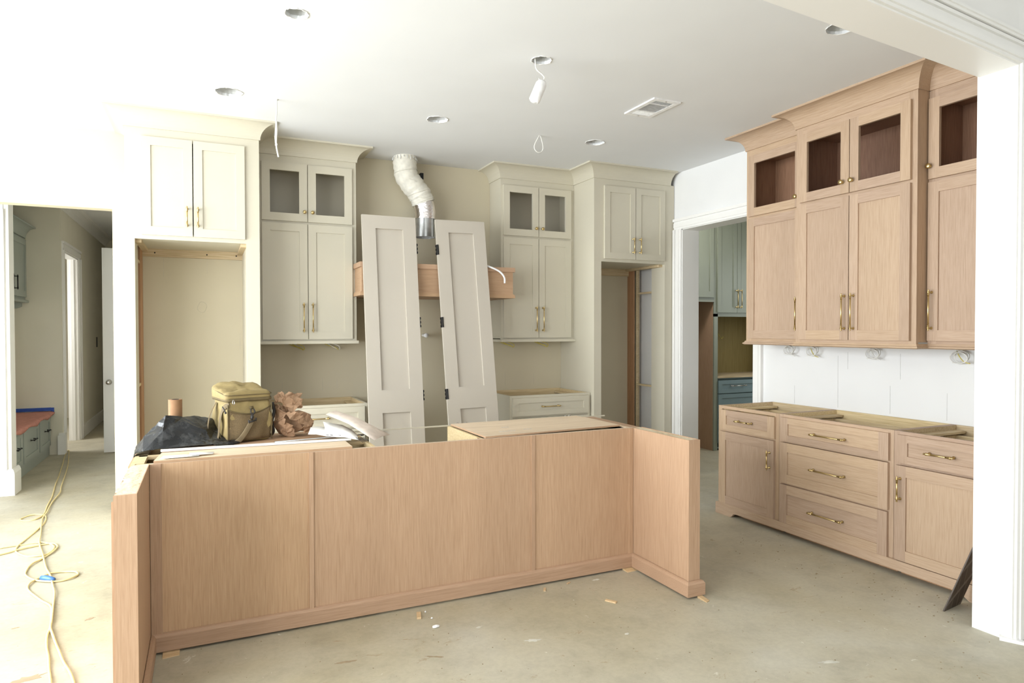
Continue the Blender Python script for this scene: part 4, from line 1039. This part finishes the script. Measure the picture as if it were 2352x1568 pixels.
# ================================================================== crumpled kraft paper
def crumple(mb, c, s, seed, amp=.35, sub=2, spin=0.0):
    bm = bmesh.new(); bmesh.ops.create_icosphere(bm, subdivisions=sub, radius=1.0)
    rn = random.Random(seed)
    for v_ in bm.verts:
        q = 1 + rn.uniform(-amp, amp * .6) + .35 * mn.noise(v_.co * 1.7 + Vector((seed, 0, 0)))
        v_.co *= q
    bm.verts.index_update()
    cs, sn = math.cos(spin), math.sin(spin)
    vs = [(c[0] + (v_.co.x * s[0]) * cs - v_.co.y * s[1] * sn, c[1] + v_.co.x * s[0] * sn + v_.co.y * s[1] * cs, max(c[2] + v_.co.z * s[2], BZ + .001)) for v_ in bm.verts]
    fs = [tuple(x.index for x in f_.verts) for f_ in bm.faces]; bm.free()
    mb.add(vs, fs, 0, False)
def sheet(name, rows, mat, label=None, cat=None, parent=None, sub=2, amp=.006, th=.0008, sc=18, flat=False, group=None):
    """thin bent sheet through a grid of points."""
    nr, nc = len(rows), len(rows[0])
    fine = [smooth(r_, sub) for r_ in rows]; m_ = len(fine[0])
    cols = [smooth([fine[j][i] for j in range(nr)], sub) for i in range(m_)]; k_ = len(cols[0])
    vs = []
    for i in range(m_):
        for j in range(k_):
            p_ = cols[i][j]; vs.append(p_ + Vector((wr_(p_, amp, sc), wr_(p_ + Vector((9, 0, 0)), amp, sc), abs(wr_(p_ + Vector((0, 9, 0)), amp, sc)))))
    fs = [(i * k_ + j, (i + 1) * k_ + j, (i + 1) * k_ + j + 1, i * k_ + j + 1) for i in range(m_ - 1) for j in range(k_ - 1)]
    o_ = MB().add(vs, fs, 0, not flat).build(name, mat, parent); so_ = o_.modifiers.new('solid', 'SOLIDIFY'); so_.thickness = th
    if label: tag(o_, label, cat, group)
    return o_
mb = MB()
t = thing('crumpled_paper', (.44, 3.93, BZ), 'crumpled brown kraft paper heap right of the khaki bag', 'paper')
V = Vector
def facets(pts, tris, mat, name, parent, th=.001, jitter=0.0, sub=1):
    """creased sheet from explicit facets, each subdivided with small dents."""
    bm = bmesh.new(); vv = [bm.verts.new(p) for p in pts]
    for q in tris: bm.faces.new([vv[i] for i in q])
    bmesh.ops.triangulate(bm, faces=bm.faces)
    for _ in range(sub): bmesh.ops.subdivide_edges(bm, edges=bm.edges, cuts=1, use_grid_fill=True)
    for v_ in bm.verts: v_.co += Vector((wr_(v_.co, jitter, 40), wr_(v_.co + V((7, 0, 0)), jitter, 40), wr_(v_.co + V((0, 7, 0)), jitter, 40)))
    bm.verts.index_update(); m_ = MB().add([v_.co.copy() for v_ in bm.verts], [tuple(x.index for x in f_.verts) for f_ in bm.faces]); bm.free()
    o_ = m_.build(name, mat, parent); so_ = o_.modifiers.new('solid', 'SOLIDIFY'); so_.thickness = th
    return o_
def CP(x, z, dy=0.0): return (x, 3.93 + dy, z)
pts = [CP(.352, 1.142, .03), CP(.385, 1.155, .05), CP(.405, 1.148, .01), CP(.440, 1.150, .04), CP(.500, 1.138, .05), CP(.498, 1.09, .0), CP(.505, 1.075, .04), CP(.455, 1.045, -.03), CP(.40, 1.04, .02), CP(.385, 1.10, -.02), CP(.342, 1.09, .0), CP(.445, 1.11, -.005)]
facets(pts, [(0, 1, 9), (0, 9, 10), (1, 2, 9), (2, 11, 9), (2, 3, 11), (3, 4, 11), (4, 5, 11), (5, 6, 7), (5, 7, 11), (9, 11, 7), (9, 7, 8)], 'kraft', 'upper_fold', t, .0015, .022, 2)
pts = [CP(.335, 1.085, 0), CP(.365, 1.09, -.03), CP(.385, 1.05, -.05), CP(.375, 1.02, -.02), CP(.350, 1.0, .0), CP(.350, .96, .01), CP(.385, .93, -.02), CP(.395, .905, .0), CP(.43, .905, -.04), CP(.455, .912, -.045), CP(.435, .97, -.075), CP(.398, 1.0, -.08), CP(.40, 1.035, -.05), CP(.345, 1.04, .02)]
facets(pts, [(0, 1, 13), (1, 2, 3), (1, 3, 13), (13, 3, 4), (2, 12, 3), (3, 12, 11), (3, 11, 4), (4, 11, 5), (5, 11, 6), (6, 11, 10), (6, 10, 7), (7, 10, 8), (8, 10, 9)], 'kraft', 'front_fold', t, .0015, .018, 2)
mb = MB(); crumple(mb, (.475, 3.96, .985), (.078, .07, .062), 3, .22); crumple(mb, (.41, 3.97, .99), (.06, .06, .085), 5, .22); crumple(mb, (.515, 3.95, .965), (.05, .05, .045), 9, .25)
mb.build('crushed_wad', 'kraft', t)
pts = [CP(.40, 1.035, -.06), CP(.47, 1.05, -.05), CP(.52, 1.03, -.03), CP(.558, .99, -.02), CP(.54, .965, -.06), CP(.50, .975, -.08), CP(.46, 1.0, -.09), CP(.425, 1.02, -.09), CP(.50, .925, -.05), CP(.53, .93, -.04)]
facets(pts, [(0, 1, 7), (1, 6, 7), (1, 2, 6), (2, 5, 6), (2, 3, 5), (3, 4, 5), (5, 4, 9), (5, 9, 8)], 'kraft', 'side_fold', t, .0015, .018, 2)

# black plastic sheeting
t = thing('plastic_sheet', (-.12, 3.87, BZ), 'dusty black plastic sheeting heaped on the left end of the island', 'plastic')
pts = [(-.190, 3.86, 1.062), (-.250, 3.86, 1.00), (-.285, 3.83, .965), (-.325, 3.80, .895), (-.336, 3.76, .84), (-.318, 3.72, .895), (-.285, 3.73, .905), (-.195, 3.735, .912), (-.20, 3.79, .99),
       (-.11, 3.93, 1.045), (-.04, 4.0, 1.035), (.03, 4.0, 1.02), (.06, 3.97, .98), (.0, 3.86, .975), (-.06, 3.80, .935), (.02, 3.775, .912), (.09, 3.775, .912), (.13, 3.80, .915), (.02, 3.83, .93), (-.13, 3.88, 1.03), (-.33, 3.95, .90), (-.20, 4.05, .93), (.05, 4.07, .92)]
tr = [(0, 8, 1), (1, 8, 2), (2, 8, 6), (2, 6, 3), (3, 6, 5), (3, 5, 4), (8, 7, 6), (0, 19, 8), (8, 19, 14), (8, 14, 7), (19, 13, 14), (19, 9, 13), (9, 10, 13), (10, 11, 13), (11, 12, 13), (13, 12, 18), (13, 18, 14), (14, 18, 15), (14, 15, 7), (15, 18, 16), (18, 17, 16), (12, 17, 18),
      (0, 1, 21), (1, 2, 20), (1, 20, 21), (2, 3, 20), (0, 21, 9), (9, 21, 10), (10, 21, 22), (10, 22, 11), (11, 22, 12), (0, 9, 19)]
facets(pts, tr, 'black_plastic', 'sheeting', t, .0015, .0045, 2)
pts = [(.03, 3.765, .918), (.05, 3.735, .905), (.115, 3.745, .905), (.165, 3.775, .910), (.15, 3.80, .922), (.09, 3.78, .922)]
facets(pts, [(0, 1, 2), (0, 2, 5), (5, 2, 3), (5, 3, 4)], 'black_plastic', 'folded_corner', t, .004, .004, 2)

# kraft tube
t = thing('cardboard_tube', (-.148, 4.02, ZT), 'brown cardboard roll standing upright behind the black plastic', 'tube')
MB().tube([(-.150, 4.03, ZT + .018), (-.150, 4.03, 1.128)], .034, 24, cap=False).build('roll', 'tube_kraft', t)
mb = MB(); mb.tube([(-.150, 4.03, ZT + .03), (-.150, 4.03, 1.1285)], .019, 20, cap=False); mb.build('core', 'black_trim', t)
mb = MB(); vs = []
for k in range(24):
    a = 2 * math.pi * k / 24; vs += [(-.15 + .034 * math.cos(a), 4.03 + .034 * math.sin(a), 1.128), (-.15 + .019 * math.cos(a), 4.03 + .019 * math.sin(a), 1.1275)]
mb.add(vs, [(2 * k, 2 * ((k + 1) % 24), 2 * ((k + 1) % 24) + 1, 2 * k + 1) for k in range(24)]); mb.build('roll_end', 'tube_kraft', t)

# papers on the island
t = thing('paper_sheets', (.60, 3.75, BZ), 'white paper sheets fanned out beside the crumpled kraft paper', 'paper')
sheet('sheet', [[V((.515, 3.80, .925)), V((.60, 3.74, .918)), V((.70, 3.66, .915))], [V((.530, 3.86, .955)), V((.61, 3.83, .955)), V((.70, 3.76, .935))]], 'white_paper', parent=t, amp=.008)
sheet('sheet', [[V((.60, 3.74, .935)), V((.68, 3.68, .915)), V((.745, 3.60, .905))], [V((.60, 3.84, .985)), V((.70, 3.80, .965)), V((.765, 3.70, .925))]], 'white_paper', parent=t, amp=.01)
mb = MB()
for k in range(5): mb.tube([(.735 + .012 * k, 3.60 + .01 * k, .922 - .002 * k), (.765 + .010 * k, 3.56 + .01 * k, .900)], .0014, 5)
for k in range(4): mb.tube([(.60 + .02 * k, 3.735 - .012 * k, .926), (.612 + .02 * k, 3.728 - .012 * k, .925)], .0016, 4)
mb.build('print_marks', 'black_trim', t)
sheet('tan_sheet', [[V((.62, 3.88, 1.02)), V((.72, 3.72, .98)), V((.83, 3.58, .90))], [V((.68, 3.92, 1.035)), V((.78, 3.80, 1.00)), V((.90, 3.66, .91))], [V((.74, 3.97, 1.00)), V((.83, 3.88, .97)), V((.96, 3.74, .90))]], 'tan_paper',
      'large pinkish-white paper sheet curling over the open middle of the island', 'paper', amp=.006)
t = thing('paper_slips', (-.12, 3.52, ZT + .014), 'small white paper slips on the front left edge of the island', 'paper')
sheet('slip', [[V((-.195, 3.49, .902)), V((-.03, 3.49, .903))], [V((-.185, 3.56, .904)), V((-.03, 3.555, .903))]], 'white_paper', parent=t, amp=.003)
sheet('slip', [[V((-.07, 3.505, .907)), V((.03, 3.52, .903))], [V((-.075, 3.56, .909)), V((.035, 3.565, .905))]], 'white_paper', parent=t, amp=.004)

# ================================================================== hall furniture
GG = ('grey_green', 'grey_green')
FH = LEFT(-1.70)
t = thing('locker_bench', (-2.0, 8.7, 0), 'grey-green drawer bench covered with pink paper in the hall', 'bench')
mb = MB(); mb.box(-2.25, -1.72, 7.62, 9.618, .10, .49); mb.box(-2.25, -1.72, 7.62, 9.618, 0, .10); mb.build('bench_box', 'grey_green', t)
for a, b_ in ((7.66, 8.24), (8.29, 8.97), (9.03, 9.59)):
    d = shaker(t, FH, a, b_, .125, .478, GG, .06, .07, name='drawer', base=-.02); pull(d, FH, (a + b_) / 2 + .02, .33, .16, False, 'black_metal', base=0.0, rod=.006)
bx(-2.25, -1.685, 7.62, 9.618, .492, .520).build('bench_top', 'grey_green', t)
ps = []
for k in range(24):
    y = 7.62 + 1.99 * k / 23; ps.append(V((-1.675, y, .525))); 
rows = [[V((-2.24, y, .545 if y > 9.5 else .53)) for y in [7.62 + 1.99 * k / 11 for k in range(12)]], [V((-1.95, y, .528)) for y in [7.62 + 1.99 * k / 11 for k in range(12)]], [V((-1.685, y, .527)) for y in [7.62 + 1.99 * k / 11 for k in range(12)]],
        [V((-1.665, y, .480 + .018 * math.sin(k * 1.9))) for k, y in enumerate([7.62 + 1.99 * k / 11 for k in range(12)])]]
sheet('masking_paper', rows, 'pink_paper', parent=t, amp=.012, sc=6)
mb = MB(); mb.box(-2.24, -1.70, 9.606, 9.619, .535, .575); mb.box(-1.70, -1.668, 9.60, 9.62, .50, .573); mb.build('tape', 'blue_tape', t)['label'] = 'blue masking tape'
FL = LEFT(-1.92)
t = thing('locker_cabinet', (-2.1, 8.7, 1.8), 'grey-green wall cabinet with black pulls above the hall bench', 'cabinet')
bx(-2.25, -1.94, 7.62, 9.615, 1.86, 2.62).build('cabinet_box', 'grey_green', t)
for a, b_, hu in ((7.66, 8.28, 8.2), (8.30, 8.92, 8.86), (8.96, 9.585, 9.03)):
    d = shaker(t, FL, a, b_, 1.90, 2.58, GG, .07, .06, base=-.02); pull(d, FL, hu, 2.045, .16, True, 'black_metal', base=0.0, rod=.006)
MB().sweep(cove(2.60, 2.73, .12), [(-1.935, 9.615), (-1.935, 7.62)][::-1]).build('crown_moulding', 'grey_green', t) if False else MB().sweep([(o_, z) for o_, z in cove(2.60, 2.73, .11)], [(-1.935, 9.615), (-1.935, 7.62)][::1] if False else [(-1.935, 7.62), (-1.935, 9.60)]).build('crown_moulding', 'grey_green', t)
bx(-2.25, -1.905, 7.62, 9.617, 1.835, 1.86).build('light_rail', 'grey_green', t)
MB().prism([(-2.24, 1.835), (-1.97, 1.835), (-1.97, 1.79), (-2.0, 1.775), (-2.06, 1.76), (-2.12, 1.72), (-2.15, 1.66), (-2.24, 1.64)], lambda a, b_, d: (a, d, b_), 9.55, 9.612).build('corbel', 'grey_green', t)

# ================================================================== cords and debris on the floor
def fl(px, py):
    """point on the floor below a viewing direction measured from the photograph."""
    d_ = f + rr * (px - 1176) / 1524.66 - uu * (py - 784) / 1524.66; k_ = -1.5 / d_.z
    return Vector((d_.x * k_, d_.y * k_, 0))
def zf(x, y, z=.006):
    q = fl(x / 2.76, 1000 + y / 2.76); q.z = z; return q
c1 = [(432, 95), (408, 140), (396, 190), (372, 260), (350, 320), (330, 390), (300, 450), (275, 505), (225, 535), (140, 543), (135, 530), (190, 510), (265, 503), (290, 520), (282, 555), (250, 590), (160, 665), (105, 715), (105, 745), (150, 765), (220, 770), (290, 758), (340, 725), (330, 695), (250, 682), (120, 700), (0, 718), (-140, 740)]
c2 = [(438, 100), (432, 180), (415, 250), (388, 330), (380, 370), (330, 430), (300, 490), (270, 530), (262, 580), (256, 640), (250, 690), (270, 760), (290, 840), (320, 900), (333, 950), (345, 1010), (338, 1080), (328, 1180), (320, 1230), (340, 1290), (370, 1370), (400, 1440), (440, 1510), (465, 1568), (490, 1700)]
c3 = [(-140, 790), (0, 760), (100, 735), (250, 700), (330, 690), (365, 705), (340, 740), (260, 790), (190, 830), (160, 880), (180, 905), (260, 930), (360, 930), (450, 912), (495, 885), (470, 870), (390, 870), (290, 890), (210, 930), (175, 965), (195, 1005), (260, 1050), (320, 1090), (325, 1150), (320, 1220), (300, 1270), (295, 1340), (308, 1420), (310, 1480), (320, 1568), (325, 1700)]
t = thing('extension_cord', (-.6, 4.6, 0), 'yellow extension cord tangled along the sunlit floor into the hall', 'cord')
for c_, z in ((c1, .005), (c2, .010), (c3, .007)):
    P_ = smooth([zf(x, y, z) for x, y in c_], 5)
    P_ = [V((p_.x, p_.y, z + .002 * math.sin(i * .7))) for i, p_ in enumerate(P_)]
    MB().tube(P_, .0058, 6).build('cord', 'cord_yellow', t)
mb = MB(); a = zf(262, 915, .015); b_ = zf(345, 928, .015); mb.tube([a, a.lerp(b_, .3), a.lerp(b_, .7), b_], [.012, .018, .016, .010], 8); mb.build('plug', 'blue_plastic', t)['label'] = 'blue plug'

# offcuts and crumbs in front of the island
def block(px, py, L_, W2, H2, ang, label, mat='pine', nm='wood_offcut', cat='wood scrap'):
    q = fl(px, py); c_, s_ = math.cos(ang), math.sin(ang); vs = []
    for z in (0.0005, H2):
        for a, b_ in ((-1, -1), (1, -1), (1, 1), (-1, 1)):
            u, v = a * L_ / 2, b_ * W2 / 2; vs.append((q.x + u * c_ - v * s_, q.y + u * s_ + v * c_, z * (1 if a < 0 else .7)))
    return tag(MB().add(vs, [(0, 3, 2, 1), (4, 5, 6, 7), (0, 1, 5, 4), (1, 2, 6, 5), (2, 3, 7, 6), (3, 0, 4, 7)]).build(nm, mat), label, cat)
block(962, 1415, .075, .022, .012, R(75), 'small pale wood offcut against the island base near its middle')
block(1403, 1382, .065, .018, .010, R(120), 'small brown wood offcut lying alone in front of the right wing')
block(1251, 1354, .05, .014, .005, R(60), 'thin wood sliver at the island base left of the right wing')
block(1306, 1339, .035, .010, .004, R(30), 'tiny wood sliver under the island base near the right wing')
def lump(px, py, s, seed, label, mat='plaster'):
    q = fl(px, py); bm = bmesh.new(); bmesh.ops.create_icosphere(bm, subdivisions=2, radius=1)
    for v_ in bm.verts: v_.co *= 1 + .3 * mn.noise(v_.co * 1.5 + V((seed, 0, 0)))
    bm.verts.index_update()
    m_ = MB().add([(q.x + v_.co.x * s[0], q.y + v_.co.y * s[1], max(.0004, s[2] * .8 + v_.co.z * s[2])) for v_ in bm.verts], [tuple(x.index for x in f_.verts) for f_ in bm.faces], 0, True); bm.free()
    return tag(m_.build('plaster_crumb', mat), label, 'debris')
lump(1001, 1441, (.020, .010, .008), 1, 'largest white plaster lump on the floor before the island')
lump(992, 1420, (.006, .005, .004), 2, 'small white plaster crumb just behind the largest lump')
lump(977, 1406, (.005, .005, .005), 3, 'white plaster crumb touching the wood offcut by the island')
mb = MB()
rn = random.Random(4)
for k in range(150):
    px = rn.uniform(380, 2300); py = rn.uniform(1330, 1560)
    q = fl(px, py)
    if -.35 < q.x < 2.56 and q.y > 3.44: continue
    if -.35 < q.x < -.2 and q.y > 2.8: continue
    s_ = rn.uniform(.0008, .0026); mb.box(q.x - s_, q.x + s_, q.y - s_, q.y + s_, .0002, s_ * .8)
for k in range(60):
    px = rn.uniform(1690, 2200); q = fl(px, 1215 + (px - 1690) * .32 + rn.uniform(0, 60)); s_ = rn.uniform(.002, .005); mb.box(q.x - s_, q.x + s_, q.y - s_ * .6, q.y + s_ * .6, .0002, .002)
tag(mb.build('floor_crumbs', 'brown_smear'), 'scattered sawdust and wood crumbs on the concrete floor', 'sawdust', kind='stuff')
def splat(px, py, rx, ry, ang, seed, mat, label):
    q = fl(px, py); rn_ = random.Random(seed); pts = []
    for k in range(22):
        a = 2 * math.pi * k / 22; s_ = rn_.uniform(.55, 1.15); u, v = rx * s_ * math.cos(a), ry * s_ * math.sin(a)
        pts.append((q.x + u * math.cos(ang) - v * math.sin(ang), q.y + u * math.sin(ang) + v * math.cos(ang)))
    n = len(pts); c = (q.x, q.y)
    vs = [(x, y, .0002) for x, y in pts] + [(x, y, .0008) for x, y in pts] + [(c[0], c[1], .0012)]
    fs = [(k, (k + 1) % n, n + (k + 1) % n, n + k) for k in range(n)] + [(n + k, n + (k + 1) % n, 2 * n) for k in range(n)] + [tuple(reversed(range(n)))]
    tag(MB().add(vs, fs).build('floor_spatter', mat), label, 'spatter')
splat(1224, 1470, .045, .014, -.3, 1, 'white_spatter', 'large whitish smear on the concrete in front of the island middle')
splat(1100, 1440, .020, .009, .2, 2, 'white_spatter', 'small whitish smear on the concrete near the plaster lump')
splat(1369, 1331, .028, .012, .1, 3, 'white_spatter', 'pale smear on the concrete close to the island base trim')
splat(1440, 1455, .018, .009, .5, 4, 'white_spatter', 'pale fleck on the concrete before the right island wing')
splat(998, 1508, .045, .007, -.5, 5, 'brown_smear', 'brown streak on the concrete in front of the island')
splat(794, 1520, .050, .010, -.1, 6, 'brown_smear', 'brown smear on the concrete near the bottom left of the island front')
splat(205, 1421, .030, .012, .6, 7, 'brown_smear', 'brown smudge on the sunlit floor beside the yellow cord')
splat(60, 1560, .075, .030, .3, 8, 'brown_smear', 'brown dirty patch on the sunlit floor at the lower edge by the cord')
splat(35, 1442, .020, .008, .3, 9, 'brown_smear', 'small brown smudge on the sunlit floor at the far left')
splat(1905, 1520, .05, .014, -.4, 10, 'white_spatter', 'pale smear on the concrete near the lower edge left of the white pier')
block(2325, 1474, .10, .03, .02, R(-60), 'crumpled grey plaster scrap wedged under the white pier', 'plaster', 'plaster_scrap', 'debris')

# dark plank leaning behind the pier
t = thing('leaning_plank', (3.63, 2.24, 0), 'dark brown flooring plank leaning against the oak cabinet beside the pier', 'plank')
P0 = V((3.556, 2.226, .002)); P1 = V((3.735, 2.250, .002)); up_ = (V((3.790, 2.16, .46)) - P0); P2 = P1 + up_; P3 = P0 + up_
nrm = (P1 - P0).cross(up_).normalized() * .007
mb = MB().add([P0, P1, P2, P3, P0 + nrm, P1 + nrm, P2 + nrm, P3 + nrm], [(0, 1, 2, 3), (4, 7, 6, 5), (0, 4, 5, 1), (1, 5, 6, 2), (2, 6, 7, 3), (3, 7, 4, 0)])
mb.build('plank_board', 'plank_back', t)
mb = MB().tube([P0 + nrm * .5, (P0 + P3) / 2 + nrm * .5, P3 + nrm * .5], .0042, 5); mb.build('plank_edge', 'plank_dark', t)
tag(MB().tube([(3.74, 2.135, 0.0), (3.74, 2.135, .10)], .035, 16).build('cardboard_roll', 'tube_kraft'), 'short brown cardboard roll behind the leaning dark plank', 'tube')
